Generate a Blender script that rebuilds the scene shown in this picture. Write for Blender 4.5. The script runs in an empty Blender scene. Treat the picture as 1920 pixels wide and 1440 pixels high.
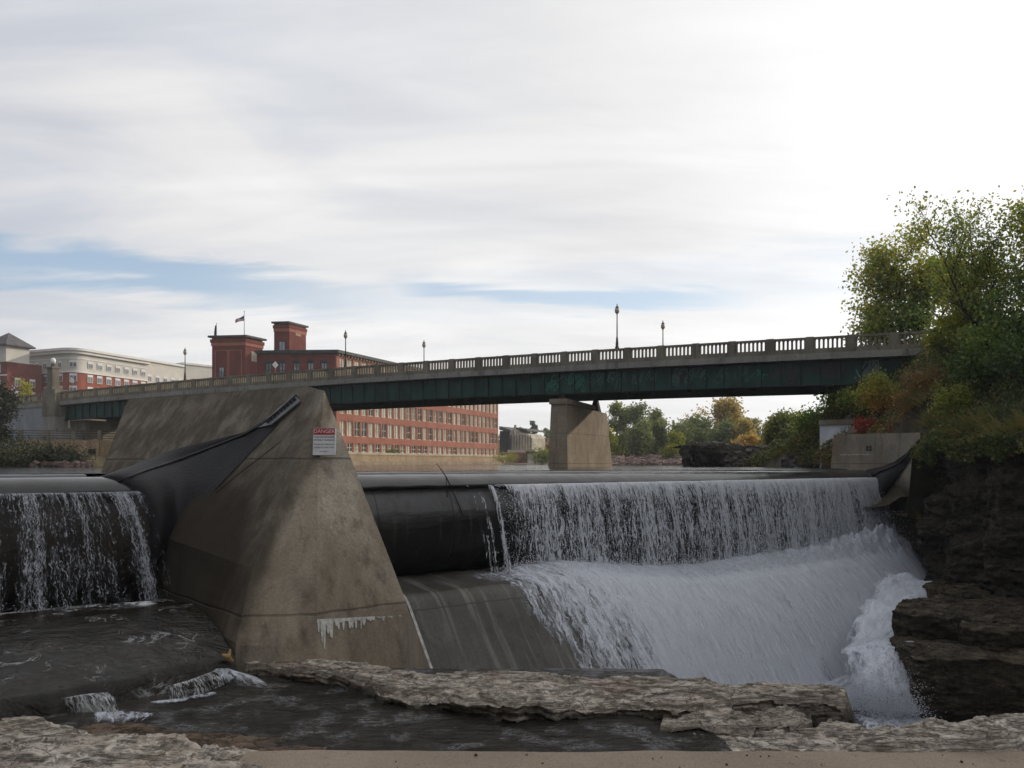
import bpy, math, random
import numpy as np
from mathutils import Vector, Matrix
random.seed(7)
RNG = np.random.default_rng(11)
F, HY = 1493.0, 868.0            # focal length and horizon row, in pixels of the 1920 wide picture; eye at the origin
scene = bpy.context.scene
COL = scene.collection
PI = math.pi
def V3(*a): return np.array(a, float)
def P(px, py, D): return V3((px-960)/F*D, D, (HY-py)/F*D)
def PZ(px, py, z):               # where the sight line of a pixel meets the level z
    D = z*F/(HY-py); return V3((px-960)/F*D, D, z)
def sm(a, b, x):
    t = np.clip((np.asarray(x, float)-a)/(b-a), 0, 1); return t*t*(3-2*t)
# ------------------------------------------------------------------ numpy noise
def _h(i, j, k, s):
    n = (i*374761393 + j*668265263 + k*2147483647 + s*974634749) & 0xffffffff
    n = ((n ^ (n >> 13))*1274126177) & 0xffffffff
    n = n ^ (n >> 16)
    return (n & 0xffff)/65535.0
def vnoise(x, y, z=0.0, s=0):
    x, y, z = np.broadcast_arrays(np.asarray(x, float), np.asarray(y, float), np.asarray(z, float))
    i, j, k = np.floor(x).astype(np.int64), np.floor(y).astype(np.int64), np.floor(z).astype(np.int64)
    u, v, w = x-i, y-j, z-k
    u, v, w = u*u*(3-2*u), v*v*(3-2*v), w*w*(3-2*w)
    r = 0
    for a in (0, 1):
        for b in (0, 1):
            for c in (0, 1):
                r = r + _h(i+a, j+b, k+c, s)*(u if a else 1-u)*(v if b else 1-v)*(w if c else 1-w)
    return r*2-1
def fbm(x, y, z=0.0, s=0, o=4):
    r, a, f = 0, 1.0, 1.0
    for q in range(o):
        r = r + a*vnoise(np.asarray(x)*f+q*7.3, np.asarray(y)*f-q*3.1, np.asarray(z)*f+q*1.7, s+q*13); a *= .5; f *= 2.03
    return r/1.9
def terrace(h, step, soft=.25):
    q = h/step; f = np.floor(q); return (f + sm(1-soft, 1, q-f))*step
# ------------------------------------------------------------------ objects
OFF = {}
def tag(o, label=None, cat=None, group=None, kind=None):
    if label: o['label'] = label
    if cat: o['category'] = cat
    if group: o['group'] = group
    if kind: o['kind'] = kind
    return o
def thing(name, label, cat, loc=(0, 0, 0), group=None):
    o = bpy.data.objects.new(name, None); COL.objects.link(o)
    o.location = Vector([float(a) for a in loc]); o.empty_display_size = .2
    OFF[o] = np.array(loc, float)
    return tag(o, label, cat, group)
def mesh(name, V, Fc, mat, parent=None, smooth=False, uv=None, attrs=None):
    V = np.asarray(V, float)
    off = OFF.get(parent, np.zeros(3)) if parent else np.zeros(3)
    me = bpy.data.meshes.new(name)
    Vl = V-off
    if isinstance(Fc, np.ndarray):
        nf, k = Fc.shape
        me.vertices.add(len(Vl)); me.vertices.foreach_set('co', Vl.ravel())
        me.loops.add(nf*k); me.loops.foreach_set('vertex_index', Fc.ravel().astype(np.int32))
        me.polygons.add(nf); me.polygons.foreach_set('loop_start', np.arange(0, nf*k, k, dtype=np.int32))
        me.update(calc_edges=True); me.validate()
    else:
        me.from_pydata(Vl.tolist(), [], Fc); me.update()
    if smooth: me.polygons.foreach_set('use_smooth', np.ones(len(me.polygons), bool))
    if uv is not None:
        L = me.uv_layers.new(name='UVMap'); vi = np.zeros(len(me.loops), np.int32); me.loops.foreach_get('vertex_index', vi)
        L.data.foreach_set('uv', np.asarray(uv, float)[vi].ravel())
    for k_, a in (attrs or {}).items():
        at = me.attributes.new(k_, 'FLOAT', 'POINT'); at.data.foreach_set('value', np.asarray(a, float).ravel())
    if mat: me.materials.append(mat)
    o = bpy.data.objects.new(name, me); COL.objects.link(o)
    if parent: o.parent = parent; OFF[o] = off
    return o
def gridF(n, m, flip=False):
    i = np.arange(n*m).reshape(n, m)
    a, b, c, d = i[:-1, :-1].ravel(), i[1:, :-1].ravel(), i[1:, 1:].ravel(), i[:-1, 1:].ravel()
    return np.stack([d, c, b, a] if flip else [a, b, c, d], 1)
def grid(name, A, mat, parent=None, uv=None, attrs=None, smooth=True, flip=False):
    n, m, _ = A.shape
    return mesh(name, A.reshape(-1, 3), gridF(n, m, flip), mat, parent, smooth,
                None if uv is None else uv.reshape(-1, 2), attrs)
class MB:
    def __init__(s): s.V = []; s.F = []; s.n = 0
    def add(s, V, Fc):
        V = np.asarray(V, float); s.V.append(V); s.F += [tuple(int(i)+s.n for i in f) for f in Fc]; s.n += len(V); return s
    def obox(s, o, a, b, c):
        o, a, b, c = map(lambda q: np.array(q, float), (o, a, b, c))
        if np.dot(np.cross(a, b), c) < 0: a, b = b, a
        V = [o, o+a, o+a+b, o+b, o+c, o+a+c, o+a+b+c, o+b+c]
        return s.add(V, [(3, 2, 1, 0), (4, 5, 6, 7), (0, 1, 5, 4), (1, 2, 6, 5), (2, 3, 7, 6), (3, 0, 4, 7)])
    def box(s, c, sz):
        c, h = np.array(c, float), np.array(sz, float)/2
        return s.obox(c-h, (2*h[0], 0, 0), (0, 2*h[1], 0), (0, 0, 2*h[2]))
    def hexa(s, b, t):           # four bottom points, four top points
        V = [*b, *t]; return s.add(V, [(3, 2, 1, 0), (4, 5, 6, 7), (0, 1, 5, 4), (1, 2, 6, 5), (2, 3, 7, 6), (3, 0, 4, 7)])
    def grid(s, A, flip=False):
        n, m, _ = A.shape; return s.add(A.reshape(-1, 3), gridF(n, m, flip).tolist())
    def tube(s, pts, rads, k=6):
        pts = [np.array(p, float) for p in pts]; V = []; Fc = []
        for i, p in enumerate(pts):
            d = pts[min(i+1, len(pts)-1)]-pts[max(i-1, 0)]; d = d/(np.linalg.norm(d)+1e-9)
            e = np.cross(d, (0.3, .9, .1) if abs(d[2]) > .8 else (0, 0, 1)); e /= np.linalg.norm(e)+1e-9; f = np.cross(d, e)
            r = rads[i] if hasattr(rads, '__len__') else rads
            for j in range(k):
                a = 2*PI*j/k; V.append(p+r*(math.cos(a)*e+math.sin(a)*f))
        for i in range(len(pts)-1):
            for j in range(k):
                q = (j+1) % k; Fc.append((i*k+j, i*k+q, (i+1)*k+q, (i+1)*k+j))
        Fc.append(tuple(range(k))[::-1]); Fc.append(tuple(range((len(pts)-1)*k, len(pts)*k)))
        return s.add(V, Fc)
    def lathe(s, c, prof, k=14):
        return s.tube([(c[0], c[1], c[2]+z) for r, z in prof], [r for r, z in prof], k)
    def prism(s, poly, ext):     # polygon of 3-D points, pushed along ext
        poly = [np.array(p, float) for p in poly]; n = len(poly); e = np.array(ext, float)
        Fc = [tuple(range(n))[::-1], tuple(range(n, 2*n))]+[(i, (i+1) % n, n+(i+1) % n, n+i) for i in range(n)]
        return s.add(poly+[p+e for p in poly], Fc)
    def build(s, name, mat, parent=None, smooth=False):
        if not s.V: return None
        return mesh(name, np.concatenate(s.V), s.F, mat, parent, smooth)
def copy_thing(root, loc, label=None, group=None, scale=None, rotz=None):
    def cp(o, par):
        c = o.copy(); COL.objects.link(c)
        if par: c.parent = par
        for ch in o.children: cp(ch, c)
        return c
    r = cp(root, None); r.location = Vector([float(a) for a in loc])
    if scale is not None: r.scale = (scale,)*3 if not hasattr(scale, '__len__') else scale
    if rotz is not None: r.rotation_euler.z = rotz
    return tag(r, label, None, group)
# ------------------------------------------------------------------ materials
LEAFK = 3.5
class NT:
    def __init__(s, tree): s.t = tree
    def n(s, typ, ins=None, **props):
        nd = s.t.nodes.new('ShaderNode'+typ)
        for k, v in props.items(): setattr(nd, k, v)
        for k, v in (ins or {}).items():
            sock = nd.inputs[k]
            if isinstance(v, bpy.types.NodeSocket): s.t.links.new(v, sock)
            elif isinstance(v, bpy.types.Node): s.t.links.new(v.outputs[0], sock)
            else:
                if sock.type == 'RGBA' and len(v) == 3: v = (*v, 1)
                sock.default_value = v
        return nd
    def m(s, op, a, b=0.0, c=0.0, clamp=False):
        return s.n('Math', {0: a, 1: b, 2: c}, operation=op, use_clamp=clamp).outputs[0]
    def ss(s, x, a, b, lo=0.0, hi=1.0):
        return s.n('MapRange', {'Value': x, 'From Min': a, 'From Max': b, 'To Min': lo, 'To Max': hi}, interpolation_type='SMOOTHSTEP').outputs[0]
    def lin(s, x, a, b, lo=0.0, hi=1.0):
        return s.n('MapRange', {'Value': x, 'From Min': a, 'From Max': b, 'To Min': lo, 'To Max': hi}).outputs[0]
    def scl(s, v, x, y, z): return s.n('VectorMath', {0: v, 1: (x, y, z)}, operation='MULTIPLY').outputs[0]
    def noise(s, v, scale, detail=4, rough=.55, dist=0.0):
        return s.n('TexNoise', {'Vector': v, 'Scale': scale, 'Detail': detail, 'Roughness': rough, 'Distortion': dist}).outputs[0]
    def mix(s, f, a, b, mode='MIX'):
        nd = s.t.nodes.new('ShaderNodeMix'); nd.data_type = 'RGBA'; nd.blend_type = mode
        for i, v in ((0, f), (6, a), (7, b)):
            if isinstance(v, bpy.types.NodeSocket): s.t.links.new(v, nd.inputs[i])
            else: nd.inputs[i].default_value = v if i == 0 else ((*v, 1) if len(v) == 3 else v)
        return nd.outputs[2]
    def ramp(s, f, stops):
        nd = s.n('ValToRGB', {0: f}); e = nd.color_ramp.elements
        while len(e) < len(stops): e.new(.5)
        for el, (p, c) in zip(e, stops): el.position = p; el.color = (*c, 1) if hasattr(c, '__len__') else (c, c, c, 1)
        return nd.outputs[0]
    def bump(s, h, dist=.02, strength=1.0): return s.n('Bump', {'Height': h, 'Distance': dist, 'Strength': strength}).outputs[0]
    def pos(s): return s.n('NewGeometry').outputs['Position']
    def obj(s): return s.n('TexCoord').outputs['Object']
def newmat(name):
    m = bpy.data.materials.new(name); m.use_nodes = True; m.node_tree.nodes.clear()
    t = NT(m.node_tree); out = t.n('OutputMaterial'); return m, t, out
def pbsdf(t, out, col, rough=.8, bump=None, spec=.5, metal=0.0, **extra):
    ins = {'Base Color': col, 'Roughness': rough, 'Metallic': metal, 'Specular IOR Level': spec}
    if bump is not None: ins['Normal'] = bump
    ins.update(extra)
    b = t.n('BsdfPrincipled', ins); t.t.links.new(b.outputs[0], out.inputs[0]); return b
def plain(name, col, rough=.7, var=.25, sc=3.0, metal=0.0, spec=.4, bump=.004, coords='pos'):
    m, t, out = newmat(name); p = t.pos() if coords == 'pos' else t.obj()
    n = t.noise(p, sc, 6)
    lo = tuple(c*(1-var) for c in col); hi = tuple(min(1, c*(1+var)) for c in col)
    c = t.mix(t.ss(n, .3, .7), lo, hi)
    pbsdf(t, out, c, rough, t.bump(t.noise(p, sc*8, 4), bump), spec, metal); return m
def concrete(name, col, dark, stain=None, stainamt=.5, streak=.5, pour=0.0, rough=.9, pourz=0.0, fine=14.0, extra=None, pitk=.45):
    m, t, out = newmat(name); p = t.pos()
    big = t.noise(p, .45, 7, .6, .3); fin = t.noise(p, fine, 6, .65)
    c = t.mix(t.ss(big, .35, .65), dark, col)
    if stain: c = t.mix(t.m('MULTIPLY', t.ss(t.noise(t.scl(p, 1, 1, .45), .7, 6, .6, .6), .45, .68), stainamt), c, stain)
    st = t.noise(t.scl(p, 2.2, 2.2, .16), 1.3, 5, .6)
    st2 = t.noise(t.scl(p, 6, 6, .3), 1.1, 4, .6)
    c = t.mix(t.m('MULTIPLY', t.ss(st, .52, .72), streak), c, tuple(x*.28 for x in dark))
    c = t.mix(t.m('MULTIPLY', t.ss(st2, .6, .75), streak*.5), c, tuple(min(1, x*1.5) for x in col))
    c = t.mix(1.0, c, t.ramp(fin, [(.25, .62), (.75, 1.25)]), 'MULTIPLY')
    pit = t.ss(t.noise(p, 5.0, 3, .5), .66, .72)
    c = t.mix(t.m('MULTIPLY', pit, pitk), c, tuple(x*.4 for x in dark))
    h = t.m('ADD', t.m('MULTIPLY', fin, .6), t.m('MULTIPLY', big, 1.5))
    if pour:
        z = t.n('SeparateXYZ', {0: p}).outputs[2]
        wob = t.m('MULTIPLY', t.noise(p, 1.2, 4), .10)
        fr = t.m('ABSOLUTE', t.m('SUBTRACT', t.m('FRACT', t.m('DIVIDE', t.m('ADD', t.m('SUBTRACT', z, pourz), wob), pour)), .5))
        ln = t.ss(fr, .488, .497)
        c = t.mix(t.m('MULTIPLY', ln, .6), c, tuple(x*.25 for x in dark)); h = t.m('SUBTRACT', h, ln)
    if extra: c = extra(t, p, c)
    pbsdf(t, out, c, rough, t.bump(h, .02, .8), .3); return m
def rockmat(name, col, dark, warm, wetz=None, strata=5.0, rough=.9, bump=.05, wetk=.35):
    m, t, out = newmat(name); p = t.pos()
    big = t.noise(p, .8, 7, .6, .4); lay = t.noise(t.scl(p, 1.0, 1.0, strata), 1.6, 7, .68, .5); fin = t.noise(p, 9, 8, .7)
    c = t.mix(t.ss(lay, .36, .62), dark, col)
    c = t.mix(t.m('MULTIPLY', t.ss(big, .48, .68), .6), c, warm)
    c = t.mix(1.0, c, t.ramp(fin, [(.28, .5), (.72, 1.3)]), 'MULTIPLY')
    seam = t.noise(t.scl(p, .55, .55, strata*1.6), 1.5, 7, .7, .5)
    crack = t.ss(t.m('ABSOLUTE', t.m('SUBTRACT', seam, .5)), .0, .03, 1, 0)
    c = t.mix(t.m('MULTIPLY', crack, .5), c, tuple(x*.4 for x in dark))
    vo = t.n('TexVoronoi', {'Vector': t.scl(t.n('VectorMath', {0: p, 1: t.n('TexNoise', {'Vector': p, 'Scale': 1.3, 'Detail': 4.0}).outputs[1]}, operation='ADD').outputs[0], 1.5, 2.2, 3.5), 'Scale': 1.0, 'Randomness': 1.0}, feature='DISTANCE_TO_EDGE').outputs[0]
    ck = t.m('MULTIPLY', t.ss(vo, .008, .03, 1, 0), t.ss(t.noise(p, .9, 3), .45, .6)); c = t.mix(t.m('MULTIPLY', ck, .75), c, tuple(x*.3 for x in dark)); crack = t.m('MAXIMUM', crack, ck)
    sp_ = t.ss(t.noise(p, 3.2, 6, .7), .55, .66); c = t.mix(t.m('MULTIPLY', sp_, .45), c, tuple(x*.55 for x in dark))
    r = rough
    if wetz is not None:
        z = t.n('SeparateXYZ', {0: p}).outputs[2]
        w = t.ss(t.m('ADD', z, t.m('MULTIPLY', t.noise(p, 1.5, 4), .5)), wetz, wetz+.45, 1, 0)
        c = t.mix(w, c, tuple(x*wetk for x in dark)); r = t.lin(w, 0, 1, rough, .35)
    h = t.m('ADD', t.m('MULTIPLY', fin, .8), t.m('SUBTRACT', t.m('MULTIPLY', lay, 1.2), t.m('MULTIPLY', crack, .5)))
    pbsdf(t, out, c, r, t.bump(h, bump, .9), .3); return m
def leafmat(name, stops, trans=.45):
    m, t, out = newmat(name)
    a = t.n('Attribute', attribute_name='tint').outputs['Fac']
    c = t.ramp(a, [(q_, tuple(min(.6, x*LEAFK) for x in col_)) for q_, col_ in stops])
    d = t.n('BsdfDiffuse', {'Color': c}); tr = t.n('BsdfTranslucent', {'Color': t.mix(.35, c, (1, .9, .2), 'MULTIPLY')})
    g = t.n('BsdfGlossy', {'Color': (1, 1, 1), 'Roughness': .45})
    mx = t.n('MixShader', {0: trans, 1: d.outputs[0], 2: tr.outputs[0]}); m2 = t.n('MixShader', {0: .03, 1: mx.outputs[0], 2: g.outputs[0]})
    t.t.links.new(m2.outputs[0], out.inputs[0]); return m
# ------------------------------------------------------------------ camera, sun, sky
cam = bpy.data.cameras.new('camera'); cam.sensor_width = 36; cam.lens = F/1920*36; cam.shift_y = 148/1920; cam.clip_end = 6000; cam.clip_start = .1
co = bpy.data.objects.new('camera', cam); COL.objects.link(co); co.rotation_euler = (PI/2, 0, 0); scene.camera = co
SUN_EL, SUN_AZ = math.radians(19), math.radians(60)          # azimuth from +Y towards +X
SD = Vector((math.sin(SUN_AZ)*math.cos(SUN_EL), math.cos(SUN_AZ)*math.cos(SUN_EL), math.sin(SUN_EL)))
sl = bpy.data.lights.new('sun', 'SUN'); sl.energy = 2.3; sl.angle = math.radians(1.5); sl.color = (1, .87, .70)
so = bpy.data.objects.new('sun', sl); COL.objects.link(so); so.rotation_euler = SD.to_track_quat('Z', 'Y').to_euler()
w = bpy.data.worlds.new('World'); scene.world = w; w.use_nodes = True; w.node_tree.nodes.clear(); t = NT(w.node_tree)
sky = t.n('TexSky', sky_type='NISHITA', sun_disc=False, sun_elevation=SUN_EL, sun_rotation=SUN_AZ, air_density=1.0, dust_density=1.0)
d = t.n('TexCoord').outputs['Generated']; sp = t.n('SeparateXYZ', {0: d}); x, y, z = sp.outputs[0], sp.outputs[1], sp.outputs[2]
hor = t.m('SQRT', t.m('MAXIMUM', t.m('ADD', t.m('MULTIPLY', x, x), t.m('MULTIPLY', y, y)), 1e-4))
te = t.m('DIVIDE', z, hor); az = t.m('ARCTAN2', x, y)
den = t.m('ADD', t.m('ABSOLUTE', z), .16)
pv = t.n('CombineXYZ', {0: t.m('DIVIDE', x, den), 1: t.m('MULTIPLY', t.m('DIVIDE', y, den), 1.0), 2: 3.0}).outputs[0]
n1 = t.noise(t.scl(pv, .7, 1.5, 1), 1.1, 7, .52, .8); n2 = t.noise(t.scl(pv, .5, 1.8, 1), 3.2, 6, .55, .6)
sdot = t.n('VectorMath', {0: d, 1: tuple(SD)}, operation='DOT_PRODUCT').outputs['Value']
glow = t.ss(sdot, .60, .98)
lum = t.m('ADD', t.m('ADD', .865, t.m('MULTIPLY', t.m('SUBTRACT', n1, .5), .34)), t.m('MULTIPLY', t.m('SUBTRACT', n2, .5), .22))
lum = t.m('ADD', lum, t.m('MULTIPLY', glow, .30))
lum = t.m('ADD', lum, t.ss(te, .32, .06, 0, .10))
lum = t.m('MULTIPLY', lum, t.ss(sdot, -.75, .45, .42, 1.0))
warm = t.mix(t.ss(lum, .62, .9), (.925, .935, 1.0), (.995, .99, .99))
cl = t.mix(1.0, warm, t.n('CombineXYZ', {0: lum, 1: lum, 2: lum}).outputs[0], 'MULTIPLY')
cl10 = t.mix(1.0, cl, (10, 10, 10), 'MULTIPLY')
# thin blue gap low over the left, a fainter streak running to the right
tw = t.m('ADD', te, t.m('ADD', t.m('MULTIPLY', t.m('SUBTRACT', t.noise(t.scl(pv, .6, 1.6, 1), 1.6, 6, .55, .5), .5), .16), t.m('MULTIPLY', t.m('SUBTRACT', n2, .5), .05)))
gap = t.m('MULTIPLY', t.ss(t.m('ABSOLUTE', t.m('SUBTRACT', tw, .215)), .008, .048, 1, 0), t.ss(az, -.42, -.10, .85, .25))
tw2 = t.m('ADD', t.m('ADD', te, t.m('MULTIPLY', az, .05)), t.m('ADD', t.m('MULTIPLY', t.m('SUBTRACT', n2, .5), .05), t.m('MULTIPLY', t.m('SUBTRACT', n1, .5), .05)))
gap2 = t.m('MULTIPLY', t.m('MULTIPLY', t.ss(t.m('ABSOLUTE', t.m('SUBTRACT', tw2, .214)), .002, .022, 1, 0), t.ss(az, .36, .18, 0, .75)), t.ss(az, -.2, -.08, 0, 1))
veil = t.m('MULTIPLY', t.ss(n1, .55, .38), t.ss(az, .25, -.55, .0, .22))
gm = t.m('MAXIMUM', t.m('MAXIMUM', gap, gap2), veil, clamp=True)
blue = t.mix(.35, t.mix(1.0, sky.outputs[0], (1.5, 1.5, 1.5), 'MULTIPLY'), (4.3, 6.2, 8.8))
c = t.mix(gm, cl10, blue)
bg = t.n('Background', {'Color': c, 'Strength': .1}); wo = t.n('OutputWorld'); t.t.links.new(bg.outputs[0], wo.inputs[0])
scene.view_settings.view_transform = 'Standard'; scene.view_settings.look = 'None'; scene.view_settings.gamma = 1; scene.view_settings.exposure = 0
cy = scene.cycles; cy.use_denoising = True; cy.max_bounces = 6; cy.diffuse_bounces = 3; cy.transparent_max_bounces = 24; cy.caustics_reflective = False; cy.caustics_refractive = False
try: cy.denoiser = 'OPENIMAGEDENOISE'
except Exception: pass
# ------------------------------------------------------------------ materials of the dam
_l1, _l3, _cm = P(190, 884, 31.0), P(572, 723, 26), P(502, 998, 22.0); _n = np.cross(_l3-_l1, _cm-_l1); PIER_N = tuple(_n/np.linalg.norm(_n)); PIER_L1 = tuple(_l1)
def pier_extra(t, p, c):
    z = t.n('SeparateXYZ', {0: p}).outputs[2]; n = t.noise(t.scl(p, 1, 1, .5), .8, 6, .6)
    low = t.ss(t.m('ADD', z, t.m('MULTIPLY', t.m('SUBTRACT', n, .5), 4.0)), -.6, -3.2)
    c = t.mix(t.m('MULTIPLY', low, .45), c, t.mix(t.ss(t.noise(t.scl(p, 1.6, 1.6, .18), 1.0, 6, .6), .38, .62), (.075, .052, .032), (.20, .155, .105)))
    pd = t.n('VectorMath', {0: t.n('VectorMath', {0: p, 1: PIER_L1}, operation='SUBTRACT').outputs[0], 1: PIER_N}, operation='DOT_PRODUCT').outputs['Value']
    side = t.ss(t.m('ABSOLUTE', pd), .30, .06); c = t.mix(t.m('MULTIPLY', side, t.ss(t.noise(t.scl(p, 1.2, 1.2, .5), 1.2, 6, .65), .30, .65, .50, .92)), c, (.062, .052, .037))      # sloping left side darkened to paint its shade
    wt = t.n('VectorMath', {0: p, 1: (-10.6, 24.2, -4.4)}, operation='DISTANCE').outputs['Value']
    wet = t.ss(t.m('ADD', wt, t.m('MULTIPLY', t.m('SUBTRACT', n, .5), 2.2)), 5.6, 3.8)      # splash damp beside the fall, with corner shade painted in
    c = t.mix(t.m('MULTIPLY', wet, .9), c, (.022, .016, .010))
    return c
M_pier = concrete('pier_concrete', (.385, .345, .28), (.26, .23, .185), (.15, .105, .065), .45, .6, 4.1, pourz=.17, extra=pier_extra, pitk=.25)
M_abut = concrete('abutment_concrete', (.30, .265, .21), (.20, .18, .145), (.22, .14, .075), .5, .5, 2.2, extra=lambda t, p, c: t.mix(t.ss(t.m('ADD', t.n('SeparateXYZ', {0: p}).outputs[2], t.m('MULTIPLY', t.noise(p, .8, 5), 1.2)), -.2, -1.2, 0, .85), c, (.03, .025, .019)))
def slab_extra(t, p, c):
    a = t.n('VectorMath', {0: p, 1: (.815, .579, 0)}, operation='DOT_PRODUCT').outputs['Value']; b = t.n('VectorMath', {0: p, 1: (.579, -.815, 0)}, operation='DOT_PRODUCT').outputs['Value']
    v = t.n('CombineXYZ', {0: t.m('MULTIPLY', a, 3.0), 1: t.m('MULTIPLY', b, .22), 2: 0.0}).outputs[0]
    s1 = t.noise(v, 1.0, 7, .65, .4); c = t.mix(t.ss(s1, .52, .68, 0, .55), c, (.20, .195, .175)); c = t.mix(t.ss(s1, .46, .34, 0, .6), c, (.022, .022, .016))
    j = t.ss(t.m('ABSOLUTE', t.m('SUBTRACT', t.m('FRACT', t.m('ADD', t.m('MULTIPLY', b, .42), t.m('MULTIPLY', s1, .04))), .5)), .487, .496); return t.mix(t.m('MULTIPLY', j, .7), c, (.012, .012, .01))
M_spill = concrete('spillway_concrete', (.078, .075, .066), (.040, .039, .035), (.05, .045, .032), .6, .6, 0, .42, fine=9, extra=slab_extra)
def rubbermat():
    m, t, out = newmat('black_rubber'); p = t.pos(); z = t.n('SeparateXYZ', {0: p}).outputs[2]
    n = t.noise(t.scl(p, 1, 1, .3), 1.1, 6, .6)
    dry = t.ss(t.m('ADD', z, t.m('MULTIPLY', t.m('SUBTRACT', n, .5), .35)), -1.95, -1.82)      # water line on the bulge
    c = t.mix(dry, (.007, .007, .007), (.05, .052, .056))
    c = t.mix(t.ss(t.noise(t.scl(p, 3, 3, .2), .9, 5), .5, .7, 0, .45), c, (.016, .013, .011))
    x_ = t.n('VectorMath', {0: p, 1: (.815, .579, 0)}, operation='DOT_PRODUCT').outputs['Value']
    sm_ = t.ss(t.m('ABSOLUTE', t.m('SUBTRACT', t.m('FRACT', t.m('MULTIPLY', x_, .31)), .5)), .485, .495)
    c = t.mix(t.m('MULTIPLY', sm_, .6), c, (.004, .004, .004)); silt = t.ss(t.noise(t.scl(p, 5, 5, .12), 1.0, 5, .65), .56, .7, 0, .5); c = t.mix(silt, c, (.055, .05, .042))
    wr = t.noise(t.scl(p, .6, .6, 2.0), 1.6, 5, .6, .6)
    pbsdf(t, out, c, t.lin(dry, 0, 1, .3, .5), t.bump(t.m('ADD', t.m('ADD', n, wr), t.m('MULTIPLY', sm_, -.5)), .05, .7), .4); return m
M_rubber = rubbermat()
M_rubber2 = plain('dark_fold_rubber', (.009, .009, .011), .55, .3, 1.2, spec=.22, bump=.02)
M_steel = plain('galvanised_steel', (.20, .21, .225), .5, .2, 6, .7)
M_iron = plain('dark_iron', (.03, .03, .032), .5, .3, 6, .4)
def watermat(name, deep, rough=.07, sc=1.0, amp=.03, stretch=(1, 1, 1), foam=0.0, foamscale=1.0):
    m, t, out = newmat(name); p = t.pos(); q = t.scl(p, *stretch)
    a = t.noise(q, 1.6*sc, 5, .6, .8); b = t.noise(q, 7*sc, 4, .6, .5); c_ = t.noise(q, .35*sc, 3)
    h = t.m('ADD', t.m('MULTIPLY', a, 1.0), t.m('ADD', t.m('MULTIPLY', b, .35), t.m('MULTIPLY', c_, 1.5)))
    col = t.mix(t.ss(t.noise(p, .5, 5, .6), .4, .65), deep, tuple(x*1.9 for x in deep))
    b_ = pbsdf(t, out, col, rough, t.bump(h, amp, 1.0), .5, IOR=1.33)
    if foam:
        f = t.noise(q, 2.2*foamscale, 8, .68, 1.4); f2 = t.noise(p, .45*foamscale, 4)
        k = t.m('MULTIPLY', t.ss(t.m('ABSOLUTE', t.m('SUBTRACT', f, .5)), .0, .045, 1, 0), t.m('MULTIPLY', t.ss(f2, .48, .62), foam), clamp=True)
        df = t.n('BsdfDiffuse', {'Color': (.72, .75, .80, 1)}); mx = t.n('MixShader', {0: k, 1: b_.outputs[0], 2: df.outputs[0]}); t.t.links.new(mx.outputs[0], out.inputs[0])
    return m
M_roll = watermat('crest_water', (.02, .021, .022), .16, 3.0, .006, (1, 1, 1))
M_river = watermat('river_water', (.02, .022, .02), .06, .8, .05, (.35, 1.0, 1))
M_pool = watermat('pool_water', (.018, .015, .011), .04, 2.4, .17, (.4, 1.6, 1), .20, 3.0)
M_gorge = watermat('gorge_water', (.04, .045, .045), .1, 1.6, .10, (1, 1, 1), 1.0, 1.1)
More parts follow.
